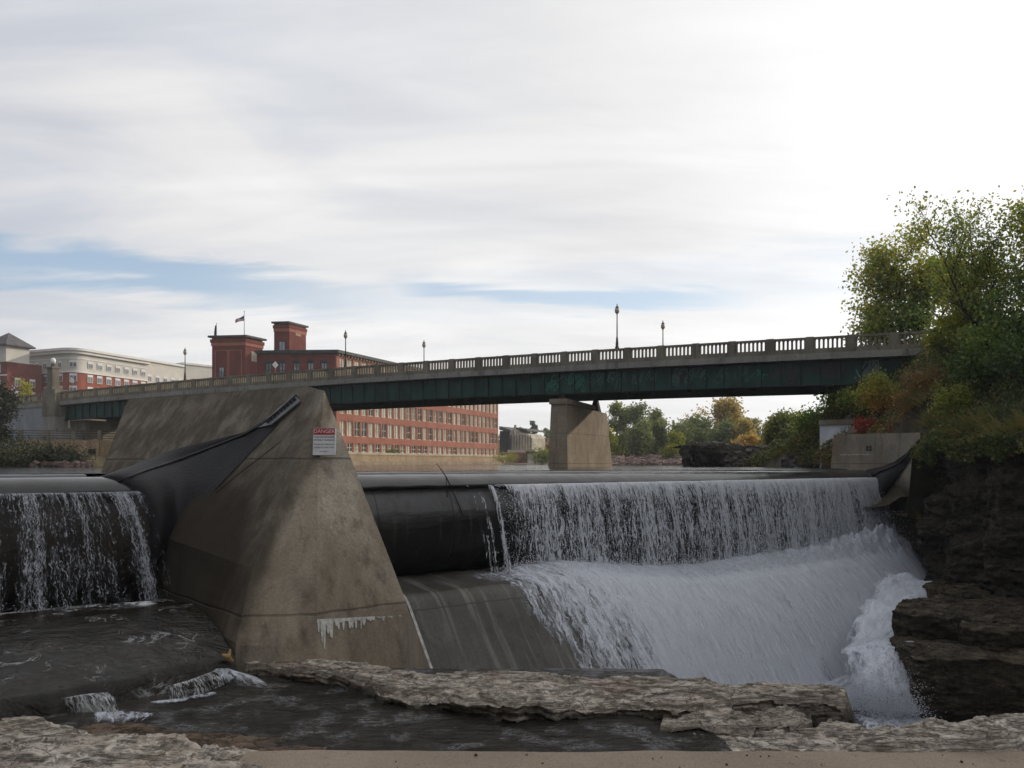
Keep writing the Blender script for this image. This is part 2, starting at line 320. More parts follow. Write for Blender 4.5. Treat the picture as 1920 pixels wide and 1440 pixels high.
def fallmat(name, us, vs, seed, white=(.70, .735, .80), soft=.10, wob=.22, wob2=.10):
    """broken threads of falling water: white foam where the noise strands are, clear between"""
    m, t, out = newmat(name); uv = t.n('UVMap').outputs[0]; s2 = t.n('SeparateXYZ', {0: uv}); u, v = s2.outputs[0], s2.outputs[1]
    dens = t.n('Attribute', attribute_name='dens').outputs['Fac']
    wig = t.m('MULTIPLY', t.m('SUBTRACT', t.n('TexNoise', {'Vector': t.scl(uv, 3.1, 2.6, 1), 'Scale': 1.0, 'Detail': 5, 'Roughness': .6}).outputs[0], .5), wob)
    wig2 = t.m('MULTIPLY', t.m('SUBTRACT', t.n('TexNoise', {'Vector': t.scl(uv, 14, 9, 1), 'Scale': 1.0, 'Detail': 3}).outputs[0], .5), wob2)
    uu = t.m('ADD', u, t.m('ADD', wig, wig2))
    def vec(a, b, c): return t.n('CombineXYZ', {0: t.m('MULTIPLY', uu, a), 1: t.m('MULTIPLY', v, b), 2: c}).outputs[0]
    strand = t.noise(vec(us, vs, seed), 1.0, 3, .55)
    fine = t.noise(vec(us*2.5, vs*2.0, seed+5), 1.0, 5, .65)
    vo = t.n('TexVoronoi', {'Vector': vec(us*1.05, vs*2.6, seed+9), 'Scale': 1.0, 'Randomness': 1.0}, feature='DISTANCE_TO_EDGE').outputs[0]
    lace = t.ss(vo, .02, .17, 1, 0)
    clump = t.noise(vec(us*.16, vs*.16, seed+2), 1.0, 3, .5)
    k = t.m('ADD', t.m('MULTIPLY', strand, .80), t.m('ADD', t.m('MULTIPLY', t.m('SUBTRACT', fine, .5), .75), t.m('MULTIPLY', lace, .20)))
    k = t.m('ADD', k, t.m('MULTIPLY', t.m('SUBTRACT', clump, .5), .75))
    thr = t.m('SUBTRACT', 1.10, t.m('MULTIPLY', dens, .95))
    a = t.ss(t.m('SUBTRACT', k, thr), -soft, soft)
    a = t.m('MULTIPLY', a, t.m('GREATER_THAN', dens, .01))
    shade = t.ramp(fine, [(.3, .60), (.70, 1.0)])
    colr = t.mix(1.0, white, shade, 'MULTIPLY')
    bmp = t.bump(k, .05, .8)
    df = t.n('BsdfDiffuse', {'Color': colr, 'Normal': bmp}); tr = t.n('BsdfTranslucent', {'Color': colr}); gl = t.n('BsdfGlossy', {'Color': (1, 1, 1, 1), 'Roughness': .25, 'Normal': bmp})
    x1 = t.n('MixShader', {0: .25, 1: df.outputs[0], 2: tr.outputs[0]}); x2 = t.n('MixShader', {0: .05, 1: x1.outputs[0], 2: gl.outputs[0]})
    tp = t.n('BsdfTransparent'); x3 = t.n('MixShader', {0: a, 1: tp.outputs[0], 2: x2.outputs[0]}); t.t.links.new(x3.outputs[0], out.inputs[0]); return m
M_fall = [fallmat('falling_water', 12, .7, 1.0, (.87, .91, .98), .07), fallmat('falling_water_back', 8, .55, 31.0, (.87, .91, .98), .07), fallmat('thin_falling_water', 30, 1.2, 13.0, (.62, .66, .74), .12), fallmat('thin_falling_water_back', 24, 1.0, 43.0, (.62, .66, .74), .12)]
M_sheet = fallmat('sheeting_foam', 5.5, .42, 71.0, (.83, .885, .99), .30, .55, .16)
M_drop = plain('spray_drops', (.74, .78, .85), .6, .05, 1)
M_splash = fallmat('small_rapids', 24, 1.4, 55.0, (.80, .82, .85), .16)
# ------------------------------------------------------------------ dam frame: t along the crest, n downstream
A0 = V3(-11.55, 25, 0); U = V3(.815, .579, 0); N = V3(.579, -.815, 0)
def W(t_, n_, z_):
    t_, n_, z_ = np.broadcast_arrays(np.asarray(t_, float), np.asarray(n_, float), np.asarray(z_, float))
    return A0+t_[..., None]*U+n_[..., None]*N+z_[..., None]*V3(0, 0, 1)
def t_of(px, n_=0.0):            # crest position seen at a picture column
    k = (px-960)/F; return (k*(A0[1]+n_*N[1])-(A0[0]+n_*N[0]))/(U[0]-k*U[1])
RC, RR = (-1.5, -2.5), 2.0
def ring(a, r=RR): return RC[0]+r*np.cos(a), RC[1]+r*np.sin(a)
def bladder(t0, t1, skew0, skew1, label, group):
    root = thing('inflatable_dam', label, 'rubber dam', W(t0, 0, -4.4), group)
    ts = np.linspace(0, 1, 160); an = np.radians(np.linspace(165, -78, 60))
    n_, z_ = ring(an); S, Aa = np.meshgrid(ts, an, indexing='ij')
    hi = np.clip((n_+.0)/-1.3, -.3, 1.4)
    T0 = t0+skew0*hi; T1 = t1+skew1*hi
    T = T0[None, :]*(1-S)+T1[None, :]*S
    wob = 1+.012*fbm(T*.6, np.tile(an, (160, 1))*1.2, 0, 3)
    nn, zz = RC[0]+RR*wob*np.cos(Aa), RC[1]+RR*wob*np.sin(Aa)
    grid('bladder', W(T, nn, zz), M_rubber if t0 > 0 else plain('brown_black_rubber', (.016, .013, .010), .6, .4, .8, spec=.2, bump=.02), root, flip=True)
    # deflector fin that throws the water clear
    fa = math.radians(50); fn, fz = ring(fa)
    tt = np.linspace(t0, t1, 200); jag = .03*fbm(tt*1.3, 0, 0, 8)
    prof = [(fn-.05, fz+.10), (.02, -.86), (.06, -.92), (.01, -.97), (fn+.05, fz-.06)]
    grid('deflector_fin', np.stack([W(tt, a+jag*(i in (1, 2, 3)), b+jag*(i in (1, 2, 3))) for i, (a, b) in enumerate(prof)], 1), M_rubber2, root)
    return root
TR0, TR1 = 6.6, 41.6
bladder(TR0, TR1, 0, 1.2, 'long black rubber dam right of the concrete pier, mostly under falling water', 'rubber dams across the river')
bladder(-16, -.15, 0, -.75, 'black rubber dam left of the concrete pier, its roll under a thin sheet of water', 'rubber dams across the river')
# smooth water rolling over the crest
def roll(t0, t1, skew0=0, skew1=0, edge=None):
    ts = np.linspace(0, 1, 240)
    an = np.radians(np.linspace(118, 51, 26)); n_, z_ = ring(an, RR+.05)
    n_ = np.concatenate([[-9, -5, -3.4, -2.8], n_, [.03]]); z_ = np.concatenate([[-.36, -.36, -.37, -.42], z_, [-.90]])
    hi = np.clip(n_/-1.3, 0, 1.6)
    T = (t0+skew0*hi)[None]*(1-ts[:, None])+(t1+skew1*hi)[None]*ts[:, None]
    tl = T[:, -1]; e = .05*fbm(tl*2.2, 3, 0, 5)+.02*fbm(tl*9, 1, 0, 6)
    nn = np.tile(n_, (240, 1)); zz = np.tile(z_, (240, 1)); nn[:, -1] += e*.5; zz[:, -1] -= np.abs(e)
    zz += .012*fbm(T*1.5, nn*2.0, 0, 4)
    tag(grid('water_crest', W(T, nn, zz), M_roll), kind='structure')
roll(TR0, TR1-.2, 0, 1.1); roll(-16, -.05, 0, -.75)
# falling curtain
def curtain(t0, t1, densf, nl, base, hgt, skew, vx=1.15, mo=0):
    for L in range(nl):
        nt, nv = int((t1-t0)*14), 46
        T, v = np.meshgrid(np.linspace(t0, t1, nt), np.linspace(0, 1, nv), indexing='ij')
        s = v*np.sqrt(2*(hgt+(.95*sm(13, 25, T) if mo == 0 else 0))/9.81); h = 4.905*s*s
        vv = vx*(1+.10*fbm(T*1.4, L*9., 0, 12+L))-.22*L
        n_ = .03+vv*s+.05*v*fbm(T*3, v*5, 0, 15+L); z_ = -.885-h
        Tt = T+skew*v*sm(t1-4, t1, T)
        A = W(Tt, n_, z_)
        uv = np.stack([T+37*L, h+3*L], -1)
        tag(grid('waterfall', A, M_fall[mo+L % 2], uv=uv, attrs={'dens': densf(T, v)*(1 if L == 0 else .88)}), kind='structure')
def dens_r(T, v):
    d = .78*sm(12.2, 14.6, T)-.20*sm(.05, .5, v)-.05*sm(.6, 1, v)+.07*fbm(T*.9, v*.5, 0, 44)+.13*sm(22, 36, T)+.36*sm(.12, .0, v)*sm(12.3, 13.6, T)
    for px, wd, am in ((872, .10, .50), (888, .09, .60), (914, .16, .66)):
        c = t_of(px); d = np.maximum(d, am*np.exp(-((T-c-.5*v)/wd)**2))
    return np.where(T < 11, 0, np.clip(d, 0, 1.3))
curtain(11.2, TR1-.1, dens_r, 3, -4.4, 3.5, 1.3)
def dens_l(T, v):
    d = .34*np.exp(-v*9)+.41+.02*fbm(T*2, v, 0, 7)
    for a, b, am in ((8, 26, .42), (30, 72, .62), (100, 146, .50), (166, 190, .50), (192, 236, .60), (-60, -30, .6), (-14, -2, .45)):
        ta, tb = t_of(a), t_of(b); c, hw = (ta+tb)/2, (tb-ta)/2
        d = np.maximum(d, am*(1-.12*v)*sm(hw+.30, hw-.25, np.abs(T-c-.10*v)))
    return d
curtain(-16, -.2, dens_l, 3, -4.4, 3.55, .9, mo=2)
# ------------------------------------------------------------------ spillways below the rubber
root = thing('spillway', 'long sloping concrete spillway below the right rubber dam, white with sheeting water', 'spillway', W(20, 3, -6))
PN = np.array([-1.2, .2, .4, 1.4, 2.6, 2.95, 3.3, 4.4, 5.6, 6.8, 8.0, 9.5]); PZv = np.array([-4.42, -4.36, -4.38, -4.44, -4.54, -4.72, -5.10, -6.42, -7.85, -9.25, -9.9, -10.0])
nq = np.linspace(-1.2, 9.5, 90); zq = np.interp(nq, PN, PZv)
def adz(T): return -.95*sm(13, 25, T)
T, Nq = np.meshgrid(np.linspace(7.55, 42.3, 160), nq, indexing='ij'); Z = np.tile(zq, (160, 1))+.03*fbm(T*.7, Nq*.7, 0, 9)+adz(T)
apron = grid('apron_slab', W(T, Nq, Z), M_spill, root)
mb = MB(); tt = np.linspace(1.0, 9.5, 24)
mb.grid(np.stack([W(7.55, tt, np.interp(tt, PN, PZv)+.06), W(7.75, tt, np.interp(tt, PN, PZv)+.06)], 1)); mb.grid(np.stack([W(7.55, tt, np.interp(tt, PN, PZv)+.06), W(7.55, tt, np.interp(tt, PN, PZv)-1.5)], 1))
mb.build('apron_edge', plain('lime_edge', (.42, .42, .41), .8, .35, 4), root)
nt, nn_ = 560, 130
nq = np.linspace(.25, 8.6, nn_); T, Nq = np.meshgrid(np.linspace(10.5, 42.6, nt), nq, indexing='ij')
Z = np.interp(Nq, PN, PZv)+adz(T); kk = sm(12.5, 16.5, T); pz = (-4.20+adz(T)-.165*np.maximum(0, Nq-1.1)**2); e_ = pz-Z; Z = Z+kk*(.5*(e_+np.sqrt(e_*e_+.06)))
mound = (.10+.75*sm(31, 41, T)+.25*sm(22, 31, T))*np.exp(-((Nq-1.15-.25*sm(30, 41, T))/(.62+.3*sm(30, 41, T)))**2)*sm(11.5, 15, T)
rough_ = (.05+.03*sm(20, 30, T))*fbm(T*2.6, Nq*.9, 0, 21)+.05*fbm(T*.9, Nq*.6, 0, 23)
Z = Z+.07+mound*(1+.6*fbm(T*2.2, Nq*2.5, 0, 22)+.5*fbm(T*6, Nq*5, 0, 24))+rough_*sm(11, 15, T)
edge = 10.9+.38*(Nq-1.1)+.25*fbm(Nq*1.1, 3, 0, 31)+.65*sm(2.4, 5.5, Nq)
dn = .60*sm(edge-.5, edge+6.5, T)+.52*sm(edge-.7, edge+.9, T)+(.22*fbm(T*1.3, Nq*.16, 0, 33)+.16*fbm(T*.45, Nq*.45, 0, 37))*sm(0, 2, T-edge)+.10*sm(20, 32, T)
dn -= .30*sm(1.25, .7, Nq)+.12*sm(1.9, 1.2, Nq)*(.5+fbm(T*1.6, 4, 0, 66))-.26*np.exp(-((T-37.0+.15*Nq)/1.0)**2)*sm(3.8, 5, Nq)
dn = np.where(T < edge-.25, 0, np.clip(dn, 0, 1.35))
tag(grid('waterfall_foam', W(T, Nq, Z), M_sheet, uv=np.stack([T, Nq*1.25], -1), attrs={'dens': dn}), kind='structure')
# spray: loose drops above the line where the curtain strikes
def spray(name, n_, f):
    c, s = f(n_); k = len(c); d4 = np.array([[1, 1, 1], [1, -1, -1], [-1, 1, -1], [-1, -1, 1]], float)
    R = RNG.normal(size=(k, 4, 3))*.35+d4[None]; V = (c[:, None, :]+R*s[:, None, None]).reshape(-1, 3)
    q = np.arange(k)[:, None]*4; Fc = np.concatenate([q+np.array([[0, 1, 2]]), q+np.array([[0, 3, 1]]), q+np.array([[0, 2, 3]]), q+np.array([[1, 3, 2]])])
    tag(mesh(name, V, Fc, M_drop), kind='stuff')
def sp_r(k):
    T = 12.5+(42-12.5)*RNG.random(k)**.75; up = RNG.exponential(1, k)*(.14+.10*sm(20, 30, T)+.30*sm(31, 41, T)); n_ = 1.2+.45*RNG.normal(size=k)
    keep = RNG.random(k) < sm(11.5, 17, T)+.08
    return W(T, n_+.25*sm(14, 25, T), -4.28+adz(T)+.15*sm(25, 41, T)+np.minimum(up, 2.2))[keep], (.006+.014*RNG.random(k)**2)[keep]
spray('spray', 52000, sp_r)
def sp_fall(k):                  # drops that have left the curtain
    T = 13+(41.5-13)*RNG.random(k); v = RNG.random(k)**.6; tau = math.sqrt(2*4.2/9.81)*v
    return W(T, .1+1.15*tau+np.abs(.07*RNG.normal(size=k))*(.3+v), -.9-4.905*tau**2), .005+.009*RNG.random(k)
spray('spray_drops', 16000, sp_fall)
# left apron: a low dome with dark water sliding over it
root = thing('spillway', 'low domed concrete apron at far left, dark water sliding over it', 'spillway', W(-5, 4, -5))
def lapron(T, n_):
    e_ = n_-(7.05+.10*np.minimum(0, T)*-1+.12*fbm(T*1.3, 2, 0, 77)); return -4.52+.52*np.sin(PI*np.clip(n_/7.4, 0, 1))-.012*n_-.0075*n_**2-.75*sm(-.1, .35, e_)
nl_ = 8.3
tq, nq = np.linspace(-18, .60, 190), np.linspace(-1.2, 9.0, 120); T, Nq = np.meshgrid(tq, nq, indexing='ij')
Zl = lapron(T, Nq)
grid('apron_slab', W(T, Nq, Zl-.03), M_spill, root)
def slidewater():
    m, t, out = newmat('sliding_water'); p = t.pos()
    q = t.scl(p, 1, 1, 1)
    a = t.noise(q, 1.1, 6, .6, 1.2); b = t.noise(q, 5, 5, .6, .6)
    col = t.mix(t.ss(t.noise(p, .7, 5), .4, .65), (.007, .0055, .0035), (.020, .015, .009))
    b_ = pbsdf(t, out, col, .12, t.bump(t.m('ADD', a, t.m('MULTIPLY', b, .4)), .10, 1.0), .5, IOR=1.33)
    dens = t.n('Attribute', attribute_name='dens').outputs['Fac']
    f = t.noise(q, .95, 9, .60, 1.6); ln = t.ss(t.m('ABSOLUTE', t.m('SUBTRACT', f, .5)), .0, .022, 1, 0)
    g = t.noise(q, .8, 4); br = t.ss(g, .50, .62)
    f2 = t.noise(q, 3.4, 9, .78, .6)
    k = t.m('MAXIMUM', t.m('MULTIPLY', t.m('MULTIPLY', ln, br), .40), t.ss(t.m('ADD', dens, t.m('MULTIPLY', t.m('SUBTRACT', f2, .5), 1.6)), .45, .8), clamp=True)
    df = t.n('BsdfDiffuse', {'Color': (.66, .68, .70, 1)}); mx = t.n('MixShader', {0: k, 1: b_.outputs[0], 2: df.outputs[0]}); t.t.links.new(mx.outputs[0], out.inputs[0]); return m
M_slide = slidewater()
foamd = .80*np.exp(-np.maximum(0, Nq-1.0)/1.25)*sm(-.55, .45, fbm(T*.55, Nq*.8, 0, 3)+.25*np.exp(-((T+2.2)/1.5)**2))+.5*np.exp(-((Nq-1.7)/.5)**2)*sm(0, .4, fbm(T*.8, Nq*.8, 0, 8))
foamd += .42*sm(-3.2, -6.5, T)*sm(1.4, 3.5, Nq)*(.6+.6*fbm(T*.6, Nq*.6, 0, 81))+.45*np.exp(-((T+5.6)**2/1.6+(Nq-7.6)**2/2.0))
foamd *= sm(.52, -.35, T)*sm(.75, 1.05, Nq)
Zw = Zl+.035+.10*np.exp(-((Nq-1.1)/.4)**2)*(1+fbm(T*3, Nq*3, 0, 4))+.035*fbm(T*1.2, Nq*1.6, 0, 5)
tag(grid('water_slide', W(np.where(T > .58, .78, T), Nq, Zw), M_slide, attrs={'dens': foamd}), kind='structure')
def sp_l(k):
    T = -16+15.9*RNG.random(k); m = RNG.random(k) < .25+.75*(dens_l(T, T*0+.9) > .5)
    return W(T, 1.15+.3*RNG.normal(size=k), -4.5+RNG.exponential(.12, k))[m], (.005+.008*RNG.random(k))[m]
spray('spray_left_fall', 9000, sp_l)
# ------------------------------------------------------------------ concrete pier between the rubber dams
root = thing('dam_pier', 'massive battered concrete pier with a nose, between the two rubber dams', 'concrete pier', P(590, 1255, 21))
L3, N0, Cm = P(572, 723, 26), P(608, 733, 24.6), P(502, 998, 22.0)
L1 = P(190, 884, 31.0)
pn = np.cross(L3-L1, Cm-L1); pn /= np.linalg.norm(pn)
def on(px, py, push=0.0):        # point of the pier's sloping left face behind a picture point
    d = P(px, py, 1.0); D = np.dot(pn, L1)/np.dot(pn, d); q = P(px, py, D); return q-pn*push*np.sign(np.dot(pn, q))
L2 = on(240, 749)
C1, C2 = P(474, 1066, 21.3), P(442, 1205, 20.2); C3 = V3(*(P(440, 1245, 19.9)[:2]), -7.0)
Nm, Nb = P(596, 860, 23.2), P(594, 1255, 20.2); Nb2 = V3(*Nb[:2], -7.0)
E1, E2, E3 = P(764, 1135, 22.7), P(762, 1262, 22.2), P(812, 1268, 25.4)
E2b, E3b = V3(*E2[:2], -8), V3(*E3[:2], -9.5)
mb = MB()
def quad(a, b, c, d, n=12, m=12):
    s, r = np.meshgrid(np.linspace(0, 1, n), np.linspace(0, 1, m), indexing='ij'); s, r = s[..., None], r[..., None]
    mb.grid((a*(1-s)+b*s)*(1-r)+(d*(1-s)+c*s)*r)
# left face: top edge L2-L3-N0, foot along the apron, front crease N0-Cm-C1-C2
F0 = W(-.3, -6.5, -4.6); F1 = P(300, 1138, 25.2)
def poly(pts, s):
    pts = np.array(pts); seg = np.r_[0, np.cumsum(np.linalg.norm(np.diff(pts, axis=0), axis=1))]; seg /= seg[-1]
    return np.stack([np.interp(s, seg, pts[:, i]) for i in range(3)], -1)
s = np.linspace(0, 1, 60)
top = poly([L2, L3, N0], s); mid_ = poly([L1, on(330, 960), Cm], s); low = poly([L1-V3(0, 0, 1.2), on(330, 1015), C1], s); foot = poly([V3(*L1[:2], -6), F1, C2], s); foot2 = foot.copy(); foot2[:, 2] = -7
A = np.stack([top*(1-k)+mid_*k for k in np.linspace(0, 1, 12)]+[mid_*(1-k)+low*k for k in np.linspace(0, 1, 5)[1:]]+[low*(1-k)+foot*k for k in np.linspace(0, 1, 8)[1:]]+[foot2], 1)
mb.grid(A)
# front: two facets either side of the nose line
def strip(a, b, n=10):
    a, b = np.array(a), np.array(b); k = np.linspace(0, 1, n)[None, :, None]; mb.grid(a[:, None]*(1-k)+b[:, None]*k)
sl = np.linspace(0, 1, 50)
left = poly([N0, Cm, C1, C2, C3], sl); mid = poly([N0+V3(.004, 0, 0), Nm, Nb, Nb2], sl); right = poly([N0+V3(.008, 0, 0), E1, E2, E2b], sl); r2 = poly([N0+V3(.012, 0, 0), E1+V3(.004, .004, 0), E3, E3b], sl)
strip(left, mid); strip(mid, right); strip(right, r2, 4)
# hidden upstream and right sides, and the flat top
RT = W(5.6, -7.5, 2.4); RB = W(8.1, -7.5, -6)
back = poly([RT, W(7.4, -7.5, -3), RB, RB-V3(0, 0, 3.5)], sl); strip(r2, back, 6)
Lb = poly([L2, L1, V3(*L1[:2], -7)], sl); strip(back, Lb, 4)
mb.add([L2, L3, N0, RT], [(0, 1, 2, 3)])
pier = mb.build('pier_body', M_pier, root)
# lime runs weeping from the lowest pour joint
M_lime = plain('lime_deposit', (.42, .41, .38), .85, .3, 9)
mb = MB()
def fpt(u, v, off=.012):         # right front facet: u 0 nose line .. 1 right edge, v picture row
    k = np.interp(v, [733, 860, 1255], [0, .32, 1.0])
    a = poly([N0, Nm, Nb], [np.interp(v, [733, 860, 1255], np.r_[0, np.cumsum([np.linalg.norm(Nm-N0), np.linalg.norm(Nb-Nm)])]/(np.linalg.norm(Nm-N0)+np.linalg.norm(Nb-Nm)))])[0]
    b = poly([N0, E1, E2], [np.interp(v, [733, 1135, 1262], np.r_[0, np.cumsum([np.linalg.norm(E1-N0), np.linalg.norm(E2-E1)])]/(np.linalg.norm(E1-N0)+np.linalg.norm(E2-E1)))])[0]
    p = a*(1-u)+b*u; nrm = np.cross(Nb-N0, E1-N0); nrm /= np.linalg.norm(nrm); nrm *= -np.sign(np.dot(nrm, p)); return p+nrm*off
rr = random.Random(3)
for i in range(46):
    u = (i+rr.random())/46*.92+.01; v0 = 1172-18*u; ln = (4+24*rr.random()**2)*(1.9 if u < .16 else .8 if u < .6 else .3)
    if u > .55 and rr.random() < .5: continue
    du = .010+.014*rr.random()
    mb.add([fpt(u-du, v0), fpt(u+du, v0), fpt(u+du*.45, v0+ln), fpt(u-du*.35, v0+ln*.93)], [(0, 1, 2, 3)])
for i in range(30): u0, u1 = i/30*.62, (i+1)/30*.62; mb.add([fpt(u0, 1171-18*u0), fpt(u1, 1171-18*u1), fpt(u1, 1175-18*u1+5*rr.random()*(1-u1)), fpt(u0, 1175-18*u0+4*rr.random())], [(0, 1, 2, 3)])
mb.build('lime_streak', M_lime, root)
# steel clamp plate with bolts at the top of the fold, and the seal line below it
c0, c1, c2, c3 = on(484, 806, .05), on(556, 744, .05), on(567, 756, .05), on(512, 800, .05)
pl = MB().prism([c0, c1, c2, c3], -pn*.06*np.sign(np.dot(pn, c0))).build('clamp_plate', M_steel, root)
mb = MB()
for k in np.linspace(.16, .93, 9):
    a = (c0*(1-k)+c1*k)*.5+(c3*(1-k)+c2*k)*.5; mb.box(a-pn*.09*np.sign(np.dot(pn, a)), (.09, .09, .09))
mb.build('bolt', M_iron, pl)
mb = MB(); mb.tube([on(582, 785, .0), on(520, 833, .0), on(450, 887, .0), on(405, 924, .0)], .018, 5); mb.tube([on(566, 757, .0), on(582, 785, .0)], .018, 5)
mb.build('joint_seal', M_iron, root)
# black rubber end of the left dam, folded up the pier's sloping side
fr = thing('rubber_fold', 'black rubber sheet folded up the sloping side of the concrete pier', 'rubber sheet', on(300, 950))
k = 40
up = np.array([on(x, y, .10) for x, y in ((196, 880), (250, 865), (313, 850), (400, 829), (466, 813), (512, 782), (559, 742))])
lo = np.array([on(x, y, .03) for x, y in ((278, 1040), (341, 974), (405, 917), (440, 882), (475, 845), (518, 801), (560, 748))])
ang = np.radians(np.linspace(112, -55, 17)); rn, rz = ring(ang, RR+.02); rt = -.15-.75*np.clip(rn/-1.3, -.3, 1.4)
R0 = W(rt, rn, rz)
sl = np.linspace(0, 1, k); Us, Ls = poly(up, sl), poly(lo, sl)
q = np.linspace(0, 1, 17)
base = Us[:, None]*(1-q)[None, :, None]+Ls[:, None]*q[None, :, None]
bulge = (R0-(Us[0]*(1-q)[:, None]+Ls[0]*q[:, None]))
wgt = (1-sm(0, .55, sl))[:, None, None]**1.6
crease = .12*np.exp(-((q-.22)/.07)**2)[None, :]*np.sin(np.pi*np.clip(sl, 0, .9)/.9)[:, None]
vd = base/np.linalg.norm(base, axis=-1, keepdims=True)
Af = base+bulge[None]*wgt+vd*crease[..., None]
grid('fold_sheet', Af, M_rubber2, fr)
MB().tube([Af[i, 4]*.998 for i in range(0, k, 3)], .045, 6).build('fold_hem', M_iron, fr, True)
# ------------------------------------------------------------------ danger sign on the nose
def textobj(txt, size, mat, parent, M, dx, dz, off):
    cu = bpy.data.curves.new('lettering', 'FONT'); cu.body = txt; cu.size = size; cu.align_x = 'CENTER'; cu.align_y = 'CENTER'; cu.extrude = .002; tmp = bpy.data.objects.new('tmp', cu); COL.objects.link(tmp); bpy.context.view_layer.update(); me = bpy.data.meshes.new_from_object(tmp.evaluated_get(bpy.context.evaluated_depsgraph_get())); bpy.data.objects.remove(tmp); me.materials.clear(); me.materials.append(mat)
    o = bpy.data.objects.new('lettering', me); COL.objects.link(o); o.parent = parent; o.matrix_local = M @ Matrix.Translation((dx, dz, off)); return o
sc_ = P(608, 828, 23.25); sg = thing('danger_sign', 'white warning sign with red DANGER header, on the nose of the concrete pier', 'warning sign', sc_)
fx = (Nm-N0); gx = (E1-N0); sn = np.cross(fx, gx); sn /= np.linalg.norm(sn); sn *= -np.sign(np.dot(sn, N0))
zax = Vector((0.02, -1, .12)).normalized(); yax = Vector((0, 0, 1)); xax = yax.cross(zax).normalized(); yax = zax.cross(xax)
MS = Matrix((xax, yax, zax)).transposed().to_4x4()
def plate(name, w_, h_, cx, cz, off, th, mat, rad=.03):
    pts = []
    for qx, qy, a0 in ((1, 1, 0), (-1, 1, 90), (-1, -1, 180), (1, -1, 270)):
        for a in (0, 30, 60, 90): pts.append((cx+qx*(w_/2-rad)+rad*math.cos(math.radians(a0+a)), cz+qy*(h_/2-rad)+rad*math.sin(math.radians(a0+a)), off))
    V = [MS @ Vector(p) for p in pts]; e = MS @ Vector((0, 0, th))
    return MB().prism([np.array(sc_)+np.array(v) for v in V], e).build(name, mat, sg)
M_white = plain('sign_white', (.62, .63, .66), .5, .08, 5); M_red = plain('sign_red', (.36, .03, .045), .5, .15, 5); M_ink = plain('sign_ink', (.06, .07, .08), .6, .1, 5); M_pink = plain('sign_letters', (.70, .55, .57), .5, .1, 5)
plate('sign_panel', .64, .80, 0, 0, -.10, .13, M_white); plate('header', .63, .19, 0, .295, .033, .006, M_red, .02)
textobj('DANGER', .155, M_pink, sg, MS, 0, .295, .041)
for i, (tx, sz) in enumerate((('DAM CAN BE RAISED', .062), ('WITHOUT WARNING', .062), ('WATER MAY RISE & FALL', .055), ('QUICKLY AT ANY TIME', .055), ('keep off structures', .034))):
    textobj(tx, sz, M_ink, sg, MS, 0, (.13, .04, -.085, -.175, -.29)[i], .033)
# ------------------------------------------------------------------ right abutment of the dam
ab = thing('dam_abutment', 'low concrete abutment wall at the right end of the dam, below the bushes', 'abutment', P(1640, 890, 50))
a0, a1, a2, a3 = P(1563, 815, 54), P(1726, 811, 47.0), P(1722, 1090, 46.0), P(1545, 890, 54.0)
mb = MB(); back = V3(3.5, 5.5, 0)
b0, b1 = a3.copy(), P(1716, 1100, 46.4); b0[2] = -6; b1[2] = -8
mb.hexa([b0, b1, b1+back, b0+back], [a0, a1, a1+back*.9, a0+back*.9]); mb.build('abutment_wall', M_abut, ab)
an_ = np.cross(a1-a0, b0-a0); an_ /= np.linalg.norm(an_)
def onr(px, py, push=0.0):
    d = P(px, py, 1.0); D = np.dot(an_, a0)/np.dot(an_, d); q = P(px, py, D); return q*(1-push/np.linalg.norm(q))
mb = MB()
for k_ in range(2):
    for j in range(2): mb.prism([onr(1624+k_*6+a, 836+j*5+b, .02) for a, b in ((0, 0), (4, 0), (4, 3.6), (0, 3.6))], V3(-.02, -.02, 0))
mb.build('drain_hole', M_iron, ab)
mb = MB()
for i in range(24):
    x_ = 1575+i*2.3; y_ = 851+rr.random()*1.0; mb.add([onr(x_, y_, .03), onr(x_+2.3, y_, .03), onr(x_+1.7, y_+1+3*rr.random(), .03), onr(x_+.5, y_+1+2*rr.random(), .03)], [(0, 1, 2, 3)])
mb.build('lime_streak', M_lime, ab)
fr = thing('rubber_fold', 'black rubber sheet curving up the right abutment of the dam', 'rubber sheet', onr(1660, 890))
up = np.array([onr(x, y, .15) for x, y in ((1600, 884), (1640, 877), (1676, 866), (1700, 849), (1724, 822))]); lo = np.array([onr(x, y, .08) for x, y in ((1672, 968), (1672, 935), (1690, 888), (1708, 860), (1725, 828))])
ang = np.radians(np.linspace(105, -40, 13)); rn, rz = ring(ang, RR+.02); rt = TR1+1.2*np.clip(rn/-1.3, -.3, 1.4); R0 = W(rt, rn, rz)
sl = np.linspace(0, 1, 30); Us, Ls = poly(up, sl), poly(lo, sl); q = np.linspace(0, 1, 13)
base = Us[:, None]*(1-q)[None, :, None]+Ls[:, None]*q[None, :, None]; bulge = R0-(Us[0]*(1-q)[:, None]+Ls[0]*q[:, None])
Af = base+bulge[None]*((1-sm(0, .7, sl))[:, None, None])
grid('fold_sheet', Af, M_rubber2, fr); MB().tube([Af[i, 4]*.998 for i in range(0, 30, 3)], .06, 6).build('fold_hem', M_iron, fr, True)
